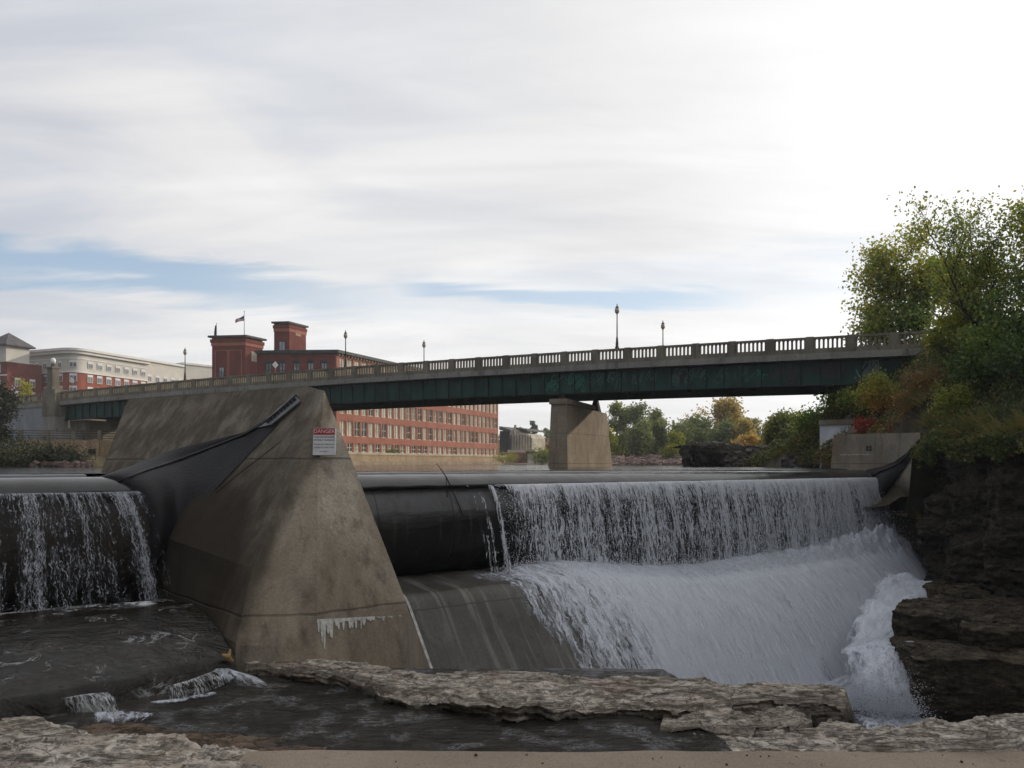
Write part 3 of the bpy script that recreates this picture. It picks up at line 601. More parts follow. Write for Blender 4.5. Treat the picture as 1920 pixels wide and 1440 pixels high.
# drift branch hung over the right dam
br = thing('dead_branch', 'bare dead branch caught over the crest of the right rubber dam', 'branch', W(t_of(835), 0, -.9))
M_wood = plain('grey_driftwood', (.045, .04, .034), .85, .3, 8)
mb = MB(); c_ = t_of(840)
mb.tube([P(819, 869, 29.6), P(836, 893, 29.75), W(t_of(846), .12, -1.1), W(t_of(857), .5, -2.05)], [.012, .022, .028, .03], 5)
mb.tube([P(836, 893, 29.8), W(t_of(836), .1, -1.35), W(t_of(853), .45, -1.95)], [.015, .018, .02], 5); mb.tube([P(819, 869, 29.6), P(812, 874, 29.4)], [.012, .006], 4)
mb.build('stem', M_wood, br)
# yellow driftwood lodged at the pier foot
yl = thing('driftwood', 'small yellowish piece of driftwood lodged at the left foot of the pier', 'driftwood', P(428, 1232, 19.6))
mb = MB(); mb.tube([P(416, 1228, 19.5), P(428, 1232, 19.5), P(436, 1240, 19.6)], [.03, .09, .03], 6); mb.tube([P(428, 1232, 19.5), P(432, 1217, 19.6)], [.06, .02], 5)
mb.build('wood', plain('yellow_wood', (.30, .20, .07), .8, .3, 8), yl)
# ------------------------------------------------------------------ terrain and water
M_bed = rockmat('riverbed_rock', (.16, .125, .09), (.07, .052, .035), (.12, .07, .035), strata=2, bump=.06)
M_earth = plain('earth', (.06, .048, .03), .95, .4, .4, bump=.05)
M_rockf = rockmat('pale_limestone', (.56, .51, .44), (.29, .25, .21), (.40, .32, .25), strata=6, bump=.045)
M_ledge = rockmat('ledge_limestone', (.50, .45, .38), (.25, .215, .175), (.33, .25, .20), wetz=-5.35, strata=6, bump=.05)
M_cliff = rockmat('cliff_rock', (.085, .072, .054), (.022, .018, .013), (.07, .048, .027), wetz=-6.5, strata=1.6, bump=.12, wetk=.5)
M_lowrock = rockmat('wet_ledge_rock', (.11, .09, .062), (.026, .021, .014), (.08, .054, .027), wetz=-9.4, strata=4, bump=.07, wetk=.5)
X, Y = np.meshgrid(np.linspace(-70, 45, 150), np.linspace(2, 70, 110), indexing='ij')
shal = sm(6.5, 3.5, X+.25*(Y-14))*sm(21.5, 19, Y)
Z = -10.8+5.15*shal+.12*fbm(X*.8, Y*.8, 0, 2)+.25*fbm(X*.35, Y*.6, 0, 6)*shal
Z = np.where((X < 0) & (Y > 21), -8, Z); Z = np.where((X-A0[0])*N[0]+(Y-A0[1])*N[1] < -2, -6.5, Z)
tag(grid('riverbed', np.stack([X, Y, Z], -1), M_bed), kind='structure')
def shelfwater():
    pass
X, Y = np.meshgrid(np.linspace(-16, 5.2, 260), np.linspace(12.6, 20.8, 160), indexing='ij')
lipx = 3.9+.35*fbm(Y*1.3, 2, 0, 4)
drop = sm(0, 1.3, X-lipx)
Z = -5.37+.025*fbm(X*1.3, Y*2.2, 0, 3)-3.1*drop**1.3
tag(grid('pool_water', np.stack([X, Y, Z], -1), M_pool), kind='structure')
# thin brown bedrock showing through at the left of the pool
X, Y = np.meshgrid(np.linspace(-8.5, -1.2, 180), np.linspace(12.6, 17.6, 130), indexing='ij')
k = sm(-1.5, -3.6, X+.5*fbm(X*.9, Y*.9, 0, 5))*sm(16.6, 14.6, Y+.25*(X+4)+.6*fbm(X*.8, Y*1.2, 0, 9))
Z = -5.62+.315*k+.16*terrace(fbm(X*1.1, Y*2.2, 0, 14)+.35, .22, .15)*k
tag(grid('wet_bedrock', np.stack([X, Y, Z], -1), rockmat('wet_brown_rock', (.15, .098, .058), (.055, .036, .02), (.14, .075, .03), strata=4, rough=.45, bump=.04)), kind='structure')
X, Y = np.meshgrid(np.linspace(-6, 30, 220), np.linspace(14, 42, 170), indexing='ij')
Z = -9.75+.10*fbm(X*.7, Y*.7, 0, 3)+.05*fbm(X*2.2, Y*2.2, 0, 7)
tag(grid('gorge_water', np.stack([X, Y, Z], -1), M_gorge), kind='structure')
# little rapids at the foot of the left apron
def ribbon(name, top, bot, mat, dens, n=110, m=16, sag=.10, seed=1, us=1.0, fv=0.0):
    top, bot = poly(top, np.linspace(0, 1, n)), poly(bot, np.linspace(0, 1, n)); k = np.linspace(0, 1, m)[None, :, None]
    A = top[:, None]*(1-k)+bot[:, None]*k; s = np.linspace(0, np.linalg.norm(top[-1]-top[0]), n)
    A[..., 2] += sag*np.sin(np.pi*np.linspace(0, 1, m))[None]*(1+.5*fbm(s[:, None]*2, np.linspace(0, 1, m)[None]*2, 0, seed)); A[..., 1] -= .05*fbm(s[:, None]*3, np.linspace(0, 2, m)[None], 0, seed+1)
    d = dens(s/s[-1])[:, None]*np.ones((1, m)) if callable(dens) else np.full((n, m), dens)
    L = np.linalg.norm(bot-top, axis=1).mean(); ks = s/s[-1]; kv = np.linspace(0, 1, m)[None]
    d = d*(sm(0, .12, ks)*sm(1, .88, ks))[:, None]*(1-fv+fv*sm(0, .3, kv)*sm(1, .6, kv))+.18*fbm(s[:, None]*1.7, kv*1.5, 0, seed+40)
    uv = np.stack([np.tile(s[:, None], (1, m))*us+seed*3, np.tile(np.linspace(0, L, m)[None], (n, 1))], -1)
    return tag(grid(name, A, mat, uv=uv, attrs={'dens': d}), kind='structure')
ribbon('rapids', [PZ(100, 1312, -5.0), PZ(165, 1300, -5.0), PZ(214, 1297, -5.02)], [PZ(120, 1336, -5.36), PZ(175, 1336, -5.36), PZ(235, 1345, -5.36)], M_splash, .62, seed=2)
ribbon('rapids', [PZ(214, 1297, -5.0), PZ(270, 1290, -5.05), PZ(330, 1285, -5.05)], [PZ(220, 1315, -5.34), PZ(270, 1318, -5.34), PZ(330, 1312, -5.34)], M_splash, .34, seed=3)
ribbon('rapids', [PZ(300, 1289, -5.0), PZ(350, 1277, -5.0), PZ(400, 1258, -5.02), PZ(414, 1245, -5.0)], [PZ(300, 1315, -5.34), PZ(360, 1308, -5.34), PZ(420, 1284, -5.34), PZ(450, 1268, -5.34)], M_splash, .64, seed=4)
ribbon('rapids', [PZ(405, 1246, -5.0), PZ(425, 1250, -5.05), PZ(445, 1262, -5.1)], [PZ(400, 1290, -5.33), PZ(450, 1288, -5.33), PZ(520, 1290, -5.33)], M_sheet, .80, seed=5, sag=.10, fv=.6)
ribbon('rapids', [PZ(165, 1333, -5.33), PZ(240, 1330, -5.33), PZ(300, 1338, -5.33)], [PZ(170, 1362, -5.34), PZ(230, 1360, -5.34), PZ(290, 1345, -5.34)], M_sheet, lambda s: .80-.25*s, seed=6, sag=.04, fv=.7)
ribbon('rapids', [PZ(270, 1316, -5.33), PZ(340, 1308, -5.33), PZ(410, 1294, -5.33)], [PZ(275, 1322, -5.34), PZ(345, 1317, -5.34), PZ(420, 1303, -5.34)], M_sheet, .66, seed=7, sag=.02, fv=.7)
ribbon('rapids', [PZ(1312, 1398, -5.35), PZ(1345, 1391, -5.36), PZ(1380, 1390, -5.4)], [PZ(1330, 1428, -6.2), PZ(1360, 1428, -6.3), PZ(1392, 1425, -6.3)], M_splash, .75, seed=8)
# right-hand cascade below the spillway
def lerpq(a, b, c, d, n, m):
    s, r = np.meshgrid(np.linspace(0, 1, n), np.linspace(0, 1, m), indexing='ij'); s, r = s[..., None], r[..., None]; return (a*(1-s)+b*s)*(1-r)+(d*(1-s)+c*s)*r
def foam(a, b, c, d, bul, dens, seed, n=90, m=70, rough=.12):
    A = lerpq(a, b, c, d, n, m); s, r = np.meshgrid(np.linspace(0, 1, n), np.linspace(0, 1, m), indexing='ij')
    L1_, L2_ = np.linalg.norm(b-a), np.linalg.norm(d-a)
    A[..., 2] += bul*np.sin(np.pi*r)+rough*fbm(s*L1_*1.6, r*L2_*1.2, 0, seed); A[..., 1] -= bul*.5*np.sin(np.pi*r)
    ed = np.minimum(sm(0, .22, s+.08*fbm(r*L2_*1.5, seed, 0, 5)), sm(1, .76, s+.08*fbm(r*L2_*1.5, seed+4, 0, 6))); dd = dens*(.18+.82*ed)+.12*fbm(s*L1_*.8, r*L2_*.5, 0, seed+3)
    return tag(grid('cascade', A, M_sheet, uv=np.stack([s*L1_+seed*7, r*L2_], -1), attrs={'dens': dd}), kind='structure')
foam(P(1655, 1070, 42.5), P(1775, 1092, 41.5), P(1765, 1155, 37), P(1590, 1160, 37.5), .15, 1.22, 1, rough=.2)
foam(P(1620, 1125, 37.5), P(1730, 1145, 36.2), P(1722, 1200, 33.8), P(1572, 1232, 33.8), .35, 1.20, 2, rough=.2)
foam(P(1572, 1218, 33.9), P(1700, 1194, 33.6), P(1716, 1342, 30.4), P(1588, 1322, 31.2), .40, .92, 3, rough=.22)
foam(P(1576, 1220, 33.7), P(1690, 1198, 33.3), P(1740, 1338, 29.8), P(1600, 1332, 30.6), .75, .82, 4, rough=.25)
foam(W(14, 6.8, -9.68), W(38.5, 5.9, -9.68), PZ(1650, 1335, -9.64), PZ(1250, 1320, -9.64), .06, 1.18, 12, n=200, m=90, rough=.16)
foam(PZ(1575, 1316, -9.62), PZ(1715, 1322, -9.62), PZ(1790, 1362, -9.68), PZ(1590, 1372, -9.68), .06, .80, 5, rough=.10)
def sp_c(k):
    u = RNG.random(k); c = P(1600, 1325, 30.6)*(1-u)[:, None]+P(1715, 1335, 30.0)*u[:, None]; c = c+RNG.normal(size=(k, 3))*V3(.3, .5, .1); c[:, 2] += RNG.exponential(.35, k); return c, .006+.012*RNG.random(k)
spray('spray_cascade', 9000, sp_c)
# ------------------------------------------------------------------ layered rock: a lip curve, an inner curve, a face that steps back in strata
def ledge(name, label, lip, inner, zt, h, mat, group=None, nt=60, nf=26, amp=.10, under=.3, step=.11, seed=1, rough=.10, backdrop=4.0, n=None, jag=.22, cat='rock ledge'):
    L = np.linalg.norm(np.diff(lip, axis=0), axis=1).sum(); n = n or max(40, int(L/.045))
    def rs(p, k):
        p = np.array(p, float); s = np.linspace(0, 1, len(p)); return np.interp(np.linspace(0, 1, k), s, p)
    seg = np.r_[0, np.cumsum(np.linalg.norm(np.diff(np.array(lip)[:, :2], axis=0), axis=1))]; sp_ = seg/seg[-1]; sn_ = np.linspace(0, 1, n)
    lip_ = np.stack([np.interp(sn_, sp_, np.array(lip)[:, i]) for i in (0, 1)], -1); inn = np.stack([np.interp(sn_, sp_, np.array(inner)[:, i]) for i in (0, 1)], -1)
    zt_ = np.interp(sn_, sp_, np.broadcast_to(np.array(zt, float), len(lip))); h_ = np.interp(sn_, sp_, np.broadcast_to(np.array(h, float), len(lip)))
    s = sn_*seg[-1]
    dirn = lip_-inn; wd = np.linalg.norm(dirn, axis=1, keepdims=True); dirn = dirn/np.maximum(wd, .05)
    j = jag*(fbm(s*.55, seed, 0, seed, 3)+.55*fbm(s*1.9, seed+3, 0, seed, 3)+.35*np.round(2*fbm(s*1.1, seed+5, 0, seed+9, 2))/2)
    lip_ = lip_+dirn*j[:, None]
    t_ = np.linspace(0, 1, nt)
    top = inn[:, None]*(1-t_)[None, :, None]+lip_[:, None]*t_[None, :, None]
    X, Y = top[..., 0], top[..., 1]
    hh = fbm(X*.55, Y*1.1, 0, seed+20, 5)*.9+.45*fbm(X*1.6, Y*2.4, 0, seed+21, 5)
    Z = zt_[:, None]+amp*1.25*terrace(hh*2.4, .5, .12)+rough*.45*fbm(X*4, Y*5, 0, seed+22, 5)-.05*sm(.85, 1, t_)[None]
    Z = Z-.10*sm(.9, 1, t_)[None]
    q = np.linspace(0, 1, nf+1)[1:]
    zf = Z[:, -1:]-q[None]*h_[:, None]
    lay = np.floor((zf+.04*fbm(s[:, None]*.7, 2, 0, seed+31))/step)
    ins = under*np.minimum(1.6, h_/.5)[:, None]*(.15*q+.85*sm(.35, .8, q))[None]*(.6+.5*fbm(s[:, None]*.5, 1, 0, seed+30))
    ins = ins+.16*np.minimum(1, h_/.4)[:, None]*(_h(lay.astype(np.int64), np.floor(s[:, None]*.8+.7*lay).astype(np.int64), 0, seed)-.45)+.10*fbm(s[:, None]*2.2, zf*6, 0, seed+32, 4)+.05*fbm(s[:, None]*7, zf*9, 0, seed+33, 3)
    face = np.concatenate([lip_[:, None]-dirn[:, None]*ins[..., None], zf[..., None]], -1)
    bk = np.concatenate([inn[:, None]-dirn[:, None]*np.linspace(.8, .1, 5)[None, :, None], (Z[:, :1]-np.array([[backdrop, backdrop*.6, backdrop*.3, .5, .12]]))[..., None]], -1)
    A = np.concatenate([bk, np.concatenate([top, Z[..., None]], -1), face], 1)
    # close both ends by sinking them
    e = np.minimum(sn_, 1-sn_)*seg[-1]; A[..., 2] -= (backdrop*np.maximum(0, 1-e/.12)**2)[:, None]
    o = grid(name, A, mat, smooth=True)
    return tag(o, label, cat, group)
def xy(pts, z): return np.array([PZ(x_, y_, z)[:2] for x_, y_ in pts])
pxs = [452, 520, 600, 690, 715, 800, 880, 960, 1060, 1110, 1170, 1200, 1260, 1330, 1400, 1470, 1540, 1585, 1604]
backy = [1238, 1233, 1236, 1247, 1250, 1256, 1260, 1262, 1264, 1268, 1273, 1276, 1278, 1278, 1276, 1277, 1279, 1283, 1290]
lipy = [1241, 1243, 1256, 1268, 1284, 1300, 1318, 1326, 1318, 1312, 1304, 1306, 1318, 1318, 1312, 1306, 1308, 1310, 1292]
hs = [.12, .16, .24, .28, .40, .40, .36, .34, .40, .50, .60, .5, .5, .6, .75, 1.0, 1.3, 1.1, .4]
ZT = -4.98
ledge('rock_ledge', 'long flat grey limestone ledge below the spillway, across the middle of the stream', xy(list(zip(pxs, lipy)), ZT), xy(list(zip(pxs, backy)), ZT), [ZT]*12+[-4.95, -4.93, -4.92, -4.92, -4.95, -5.05, -5.8], hs, M_ledge, seed=3, amp=.085, under=.34, nt=90, nf=30, jag=.34)
lx = [(1225, 1352), (1262, 1358), (1310, 1352), (1350, 1362), (1392, 1366), (1440, 1362), (1490, 1350), (1530, 1336)]; bx = [(1240, 1322), (1268, 1316), (1316, 1312), (1352, 1316), (1392, 1318), (1440, 1316), (1488, 1310), (1522, 1306)]
ledge('rock_ledge', 'lower brown rock step jutting out at the right end of the grey ledge', xy(lx, -5.2), xy(bx, -5.2), -5.2, [.3, .5, .5, .75, 1.2, 1.2, 1.3, 1.3], M_ledge, seed=9, amp=.12, under=.22, jag=.12, nt=50)
lx = [(1325, 1376), (1360, 1384), (1392, 1386), (1430, 1378), (1462, 1366)]; bx = [(1330, 1346), (1362, 1345), (1395, 1345), (1430, 1343), (1462, 1343)]
ledge('rock_ledge', 'small lowest rock step above the little fall by the concrete strip', xy(lx, -5.42), xy(bx, -5.42), -5.42, [.3, .7, 1.0, 1.2, 1.2], M_ledge, seed=14, amp=.10, under=.2, jag=.10, nt=40)
# foreground rock either side of the concrete strip
def fore(name, label, outline, x0, x1, y0, y1, zt, seed, fill):
    o_ = np.array([PZ(a, b, zt)[:2] for a, b in outline]); nx, ny = int((x1-x0)/.03), int((y1-y0)/.03)
    X, Y = np.meshgrid(np.linspace(x0, x1, nx), np.linspace(y0, y1, ny), indexing='ij')
    yb = np.interp(X[:, 0], o_[:, 0], o_[:, 1])[:, None]+.14*fbm(X*1.6, seed, 0, seed, 4)+.06*np.round(2*fbm(X*1.3, Y*.4, 0, seed+2, 2))
    d = yb-Y
    hh = fbm(X*.45, Y*.9, 0, seed+5, 4)+.5*fbm(X*1.5, Y*2.4, 0, seed+6, 4)
    Z = zt+.22*terrace(hh*1.8+.4*X*.2, .36, .12)+.07*fbm(X*2.5, Y*4, 0, seed+8, 4)+.018*fbm(X*11, Y*12, 0, seed+9, 3)
    Z = Z-.62*sm(.10, -.14, d)-.10*sm(.45, .0, d)
    Z = Z-1.0*fill(X, Y)
    return tag(grid(name, np.stack([X, Y, Z], -1), M_rockf), label, 'rock shelf')
fore('rock_shelf', 'broken pale limestone shelf in the left foreground, left of the concrete strip', [(-150, 1330), (0, 1333), (60, 1328), (110, 1333), (165, 1343), (200, 1356), (240, 1350), (285, 1345), (330, 1352), (385, 1374), (440, 1374), (490, 1386), (520, 1400), (560, 1402)], -14, -3.2, 8.5, 16.6, -4.76, 4,
     lambda X, Y: sm(-3.9, -3.4, X+.25*fbm(Y*2, X*2, 0, 3)+.22*(Y-12.9))*.35)
fore('rock_shelf', 'pale limestone shelf in the right foreground, between concrete strip and cliff', [(1400, 1432), (1440, 1420), (1500, 1412), (1560, 1413), (1630, 1397), (1690, 1376), (1750, 1362), (1840, 1352), (1920, 1352), (2100, 1345)], 3.6, 14, 9.0, 16.2, -4.74, 8,
     lambda X, Y: .35*sm(12.95, 12.72, Y+.18*fbm(X*1.2, Y, 0, 5)-.035*(X-4)))
# weathered concrete strip at the bottom of the view
M_strip = concrete('sandy_concrete', (.30, .245, .19), (.25, .20, .155), None, 0, .0, 0, .95, fine=30)
st = MB(); xs_ = np.linspace(-4.3, 16, 60)
prof = [(12.95, -6.4), (12.98, -4.72), (12.94, -4.68), (7.0, -4.67), (7.0, -6.4)]
st.grid(np.stack([np.stack([xs_, np.full(60, a)+(.09*fbm(xs_*.9, 1, 0, 2, 5) if i in (1, 2) else 0)-.006*(xs_), np.full(60, b)], -1) for i, (a, b) in enumerate(prof)], 1), True)
tag(st.build('concrete_path', M_strip), kind='structure')
mbp = MB(); rr = random.Random(9)
for i in range(60):
    xx = -3+14*rr.random(); yy = 11.2+1.6*rr.random(); r = .012+.02*rr.random()**2; mbp.tube([(xx, yy, -4.672), (xx+.2*r, yy, -4.672+r*.5), (xx, yy+.1*r, -4.672+r)], [r, r*.9, r*.3], 5)
tag(mbp.build('gravel', M_lowrock, None, True), kind='stuff')
# unseen earth banks added behind and left of the viewer to cut sky light
X, Y = np.meshgrid(np.linspace(-75, 60, 60), np.linspace(-60, -9, 30), indexing='ij'); tag(grid('blocker_bank_behind', np.stack([X, Y, -2+19*sm(-9, -26, Y)+1.5*fbm(X*.15, Y*.15, 0, 4)], -1), M_earth), kind='structure')
s_, r_ = np.meshgrid(np.linspace(0, 1, 60), np.linspace(0, 1, 24), indexing='ij'); Yb = -40+108*s_; Xb = -(.66*np.maximum(Yb, 6)+9)-26*r_
tag(grid('blocker_bank_left', np.stack([Xb, Yb, -6+17*sm(0, .55, r_)*sm(1, .8, s_)+1.2*fbm(Xb*.2, Yb*.2, 0, 3)], -1), M_earth), kind='structure')
# ground the camera stands on
tag(MB().box((0, -8, -1.85), (60, 22, .3)).build('viewing_ground', M_earth), kind='structure')
# ------------------------------------------------------------------ right cliff and its lower ledges
cp = np.array([(24.6, 47.6), (23.9, 46.2), (23.3, 44.6), (23.5, 43), (22.7, 41), (23.3, 39), (22.5, 37), (22.9, 35), (22.4, 33), (23.2, 30.5), (22.8, 27), (24, 20), (25, 10)])
n, m = 560, 190; seg = np.r_[0, np.cumsum(np.linalg.norm(np.diff(cp, axis=0), axis=1))]; s = np.linspace(0, seg[-1], n)
px_, py_ = np.interp(s, seg, cp[:, 0]), np.interp(s, seg, cp[:, 1]); z_ = np.linspace(-9.6, 1.0, m)
S, Zz = np.meshgrid(s, z_, indexing='ij')
disp = .75*fbm(S*.3, Zz*.28, 0, 3, 4)+.5*terrace(fbm(S*.5, Zz*1.4, 0, 5, 4)*2, .4, .25)+.14*fbm(S*2, Zz*3.5, 0, 7, 4)+.05*fbm(S*6, Zz*9, 0, 8, 3)
bl = np.floor(Zz/.55+.3*fbm(S*.3, 1, 0, 2)); disp += .30*(_h(bl.astype(np.int64), np.floor(S*.45+.37*bl).astype(np.int64), 0, 4)-.5)
XX = px_[:, None]-disp+.10*(Zz+4); YY = py_[:, None]+.2*fbm(S, Zz, 0, 12); Zg = Zz+.35*fbm(S*.4, 2, 0, 15)*sm(-2, 1, Zz)
A = np.stack([XX, YY, Zg], -1)
tag(grid('cliff', A, M_cliff), kind='structure')
G = 'dark rock ledges at the foot of the cliff'
ledge('rock_ledge', 'uppermost dark rock ledge beside the foaming foot of the waterfall, under the cliff', np.array([(20.9, 40.5), (20.2, 38.6), (20.6, 37.4), (22, 37), (24.5, 36.6)]), np.array([(22.4, 40.6), (22.4, 40), (22.6, 39.5), (23.4, 39), (24.9, 38.6)]), -6.05, [.9, 1.1, 1.2, 1.2, 1.2], M_lowrock, G, seed=31, amp=.12, under=.2, jag=.25, step=.22)
ledge('rock_ledge', 'middle brown mossy rock ledge, left end blunt beside the white cascade', np.array([(16.9, 34.6), (15.9, 33.2), (16.2, 32.4), (17.6, 31.9), (19.4, 31.7), (22.6, 31.0), (25, 30.6)]), np.array([(20, 37), (19.5, 36.4), (19.6, 36), (20, 35.6), (21, 35.4), (23.4, 35), (25.2, 34.8)]), [-6.0, -6.05, -6.1, -6.1, -6.05, -5.9, -5.8], [1.2, 1.3, 1.35, 1.35, 1.3, 1.3, 1.3], M_lowrock, G, seed=34, amp=.14, under=.25, jag=.25, step=.25)
ledge('rock_ledge', 'brown rounded block on the dark wall, right of the thin foam pool', np.array([(17.9, 32.0), (17.75, 31.4), (18.4, 30.7), (20.2, 30.5), (23.5, 29.8)]), np.array([(19.5, 33.2), (19.4, 33), (19.5, 32.9), (20.8, 32.7), (23.9, 32.2)]), [-6.35]*5, [1.15]*5, M_lowrock, G, seed=36, amp=.10, under=.15, jag=.15, step=.3)
ledge('rock_ledge', 'tall black lowest rock wall right of the white cascade, above the pool', np.array([(15.9, 33.2), (15.15, 31.2), (15.35, 30.0), (16.8, 29.2), (19, 28.6), (22, 27.6), (25.5, 26.5)]), np.array([(19, 34), (18.6, 33.6), (18.6, 33.2), (19, 32.8), (20, 32.6), (23, 32), (25.8, 31)]), -7.12, [3.0]*7, M_lowrock, G, seed=38, amp=.10, under=.12, jag=.28, step=.4, nf=60)
foam(P(1690, 1200, 31.9), P(1745, 1206, 31.6), P(1745, 1216, 30.9), P(1700, 1214, 31.2), .03, 1.0, 7, n=30, m=20, rough=.03)
# ------------------------------------------------------------------ river above the dam, banks, land to the horizon
yk = np.array([30, 60, 80, 95, 108, 143, 212, 300, 500, 2000.]); xl_ = np.array([-60, -52, -45.5, -47, -44, -33.5, -5, 22, 60, 200.])
yr = np.array([30, 47, 56, 62, 72, 78, 80, 92, 96, 110, 150, 210, 300, 500, 2000.]); xr_ = np.array([26, 23.2, 22.5, 23.5, 24.5, 24, 22, 22, 31, 33, 20, 18, 45, 85, 230.])
def xL(y): return np.interp(y, yk, xl_)
def xR(y): return np.interp(y, yr, xr_)
def hill(x, y):                  # wooded right bank, up to the road
    d = x-22.6-.9*sm(46, 58, y)-.15*np.maximum(0, y-62)
    far = sm(62, 78, y); h = np.where(d > 0, d*(1.35*(1-far)+.55*far), d*.6)
    clear = (y > 44.8) & (y < 55.2-2.41*(x-21.2))
    return np.where(clear, -3, 1)*0+np.clip(np.where(clear, -3, .9+h+.35*fbm(x*.5, y*.5, 0, 4)), -3, 7.6+.6*fbm(x*.2, y*.2, 0, 6)-4.2*far)
def land(x, y):
    dl, dr = xL(y)-x, x-xR(y)
    z = -2.6+3.4*sm(-1.5, 3.0, np.maximum(dl, dr))
    z = z+6.6*sm(3, 14, dl-10*(y > 118))*sm(104, 122, y)*sm(-48, -66, x)
    z = z+.022*np.maximum(0, y-230)*sm(0, 60, np.maximum(dl, dr))+.35*fbm(x*.12, y*.12, 0, 9)*sm(0, 5, np.maximum(dl, dr))
    hr = hill(x, y); z = np.where((y < 125) & (x > 10) & (dr > -3), np.maximum(np.where(dr > 0, hr, z), np.where(dr > 0, -1, z))*sm(125, 110, y)+z*(1-sm(125, 110, y)), z)
    return z
ys = np.r_[np.linspace(47, 130, 110), np.linspace(132, 330, 70), np.linspace(345, 700, 20)]; xs = np.r_[np.linspace(-600, -150, 18), np.linspace(-145, -62, 32), np.linspace(-60, 60, 150), np.linspace(63, 150, 26), np.linspace(170, 600, 16)]
X, Y = np.meshgrid(xs, ys, indexing='ij'); Z = land(X, Y)
Z = np.where(Y < 48, np.minimum(Z, -2), Z)
tag(grid('land', np.stack([X, Y, Z], -1), plain('bank_soil', (.075, .062, .035), .95, .45, .35, bump=.06)), kind='structure')
X, Y = np.meshgrid(np.linspace(22.4, 110, 110), np.linspace(8, 50, 70), indexing='ij'); Z = hill(X, Y)
tag(grid('hillside', np.stack([X, Y, Z], -1), M_earth), kind='structure')
mb = MB(); rv = [W(-60, -3.4, -.36), W(42.5, -3.4, -.36), V3(70, 110, -.36), V3(250, 690, -.36), V3(-150, 690, -.36), V3(-95, 40, -.36)]
mb.add(rv, [tuple(range(6))]); tag(mb.build('river', M_river), kind='structure')
# ------------------------------------------------------------------ road bridge
B0, BD, BQ = V3(-62.5, 103.6, 0), V3(.886, -.464, 0), V3(.464, .886, 0)
zc = np.polyfit([0, 28.7, 51.8, 80.2, 102], [8.88, 9.37, 9.65, 9.50, 9.27], 2)
def zt(s): return np.polyval(zc, s)
def B(s, o, dz): return B0+BD*s+BQ*o+V3(0, 0, zt(s)+dz)
M_bconc = concrete('bridge_concrete', (.245, .222, .175), (.15, .135, .105), (.18, .14, .09), .3, .55, fine=10)
M_fascia = concrete('fascia_concrete', (.31, .30, .275), (.22, .215, .20), None, 0, .6, fine=10)
M_bpier = concrete('bridge_pier_concrete', (.34, .285, .215), (.235, .195, .145), (.27, .18, .10), .45, .4, 2.6, fine=8)
def teal():
    m, t, out = newmat('teal_girder_paint'); p = t.pos(); n = t.noise(t.scl(p, 1, 1, .5), .9, 6, .6); r = t.noise(t.scl(p, 1, 1, .35), 1.7, 6, .65)
    c = t.mix(t.ss(n, .35, .65), (.004, .030, .025), (.009, .066, .052)); c = t.mix(t.ss(r, .54, .68, 0, .8), c, (.026, .017, .011)); st_ = t.noise(t.scl(p, 2.5, 2.5, .25), 1.2, 5, .6); c = t.mix(t.ss(st_, .56, .7, 0, .5), c, (.05, .085, .075))
    pbsdf(t, out, c, .6, t.bump(r, .01), .4); return m
M_teal = teal(); M_under = plain('rusty_underside', (.012, .013, .012), .9, .3, 1)
bridge = thing('bridge', 'green steel girder road bridge with a concrete baluster parapet, crossing above the dam', 'bridge', B0+V3(0, 0, 5))
S0, S1, PW = -4.2, 104.5, 2.85
def seg(mb, s0, s1, o0, o1, z0, z1):
    mb.hexa([B(s0, o0, z0), B(s1, o0, z0), B(s1, o1, z0), B(s0, o1, z0)], [B(s0, o0, z1), B(s1, o0, z1), B(s1, o1, z1), B(s0, o1, z1)])
npan = int((S1-S0)/PW)
for i in range(npan):
    s0 = S0+i*PW
    mb = MB(); seg(mb, s0-.27, s0+.27, -.03, .31, -1.22, .03); mb.build('parapet_post', M_bconc, bridge)
    mb = MB(); a, b = s0+.272, s0+PW-.272
    seg(mb, a, b, .0, .28, -.16, 0); seg(mb, a, b, .0, .28, -1.22, -.86)
    ns = 7; sw = .175; bw = (b-a-ns*sw)/(ns+1)
    for j in range(ns+1):
        x0 = a+j*(bw+sw); c = x0+bw/2
        zz = (-.86, -.80, -.26, -.16); ww = (bw/2+.03, bw/2, bw/2, bw/2+.045)
        for q in range(3):
            mb.hexa([B(c-ww[q], .05, zz[q]), B(c+ww[q], .05, zz[q]), B(c+ww[q], .23, zz[q]), B(c-ww[q], .23, zz[q])], [B(c-ww[q+1], .05, zz[q+1]), B(c+ww[q+1], .05, zz[q+1]), B(c+ww[q+1], .23, zz[q+1]), B(c-ww[q+1], .23, zz[q+1])])
    mb.build('parapet_panel', M_bconc, bridge)
for (o0, o1, z0, z1, nm, mt) in ((-.22, 1.0, -1.70, -1.222, 'fascia', M_fascia), (1.0, 8.4, -1.70, -1.35, 'deck', M_under), (8.4, 9.4, -1.70, -1.22, 'fascia', M_fascia), (9.0, 9.3, -1.216, 0, 'far_parapet', M_bconc)):
    mb = MB(); ss_ = np.linspace(S0, S1, 40)
    for a, b in zip(ss_[:-1], ss_[1:]): seg(mb, a, b-.012 if nm == 'fascia' else b, o0, o1, z0, z1)
    mb.build(nm, mt, bridge)
GS0 = 3.4
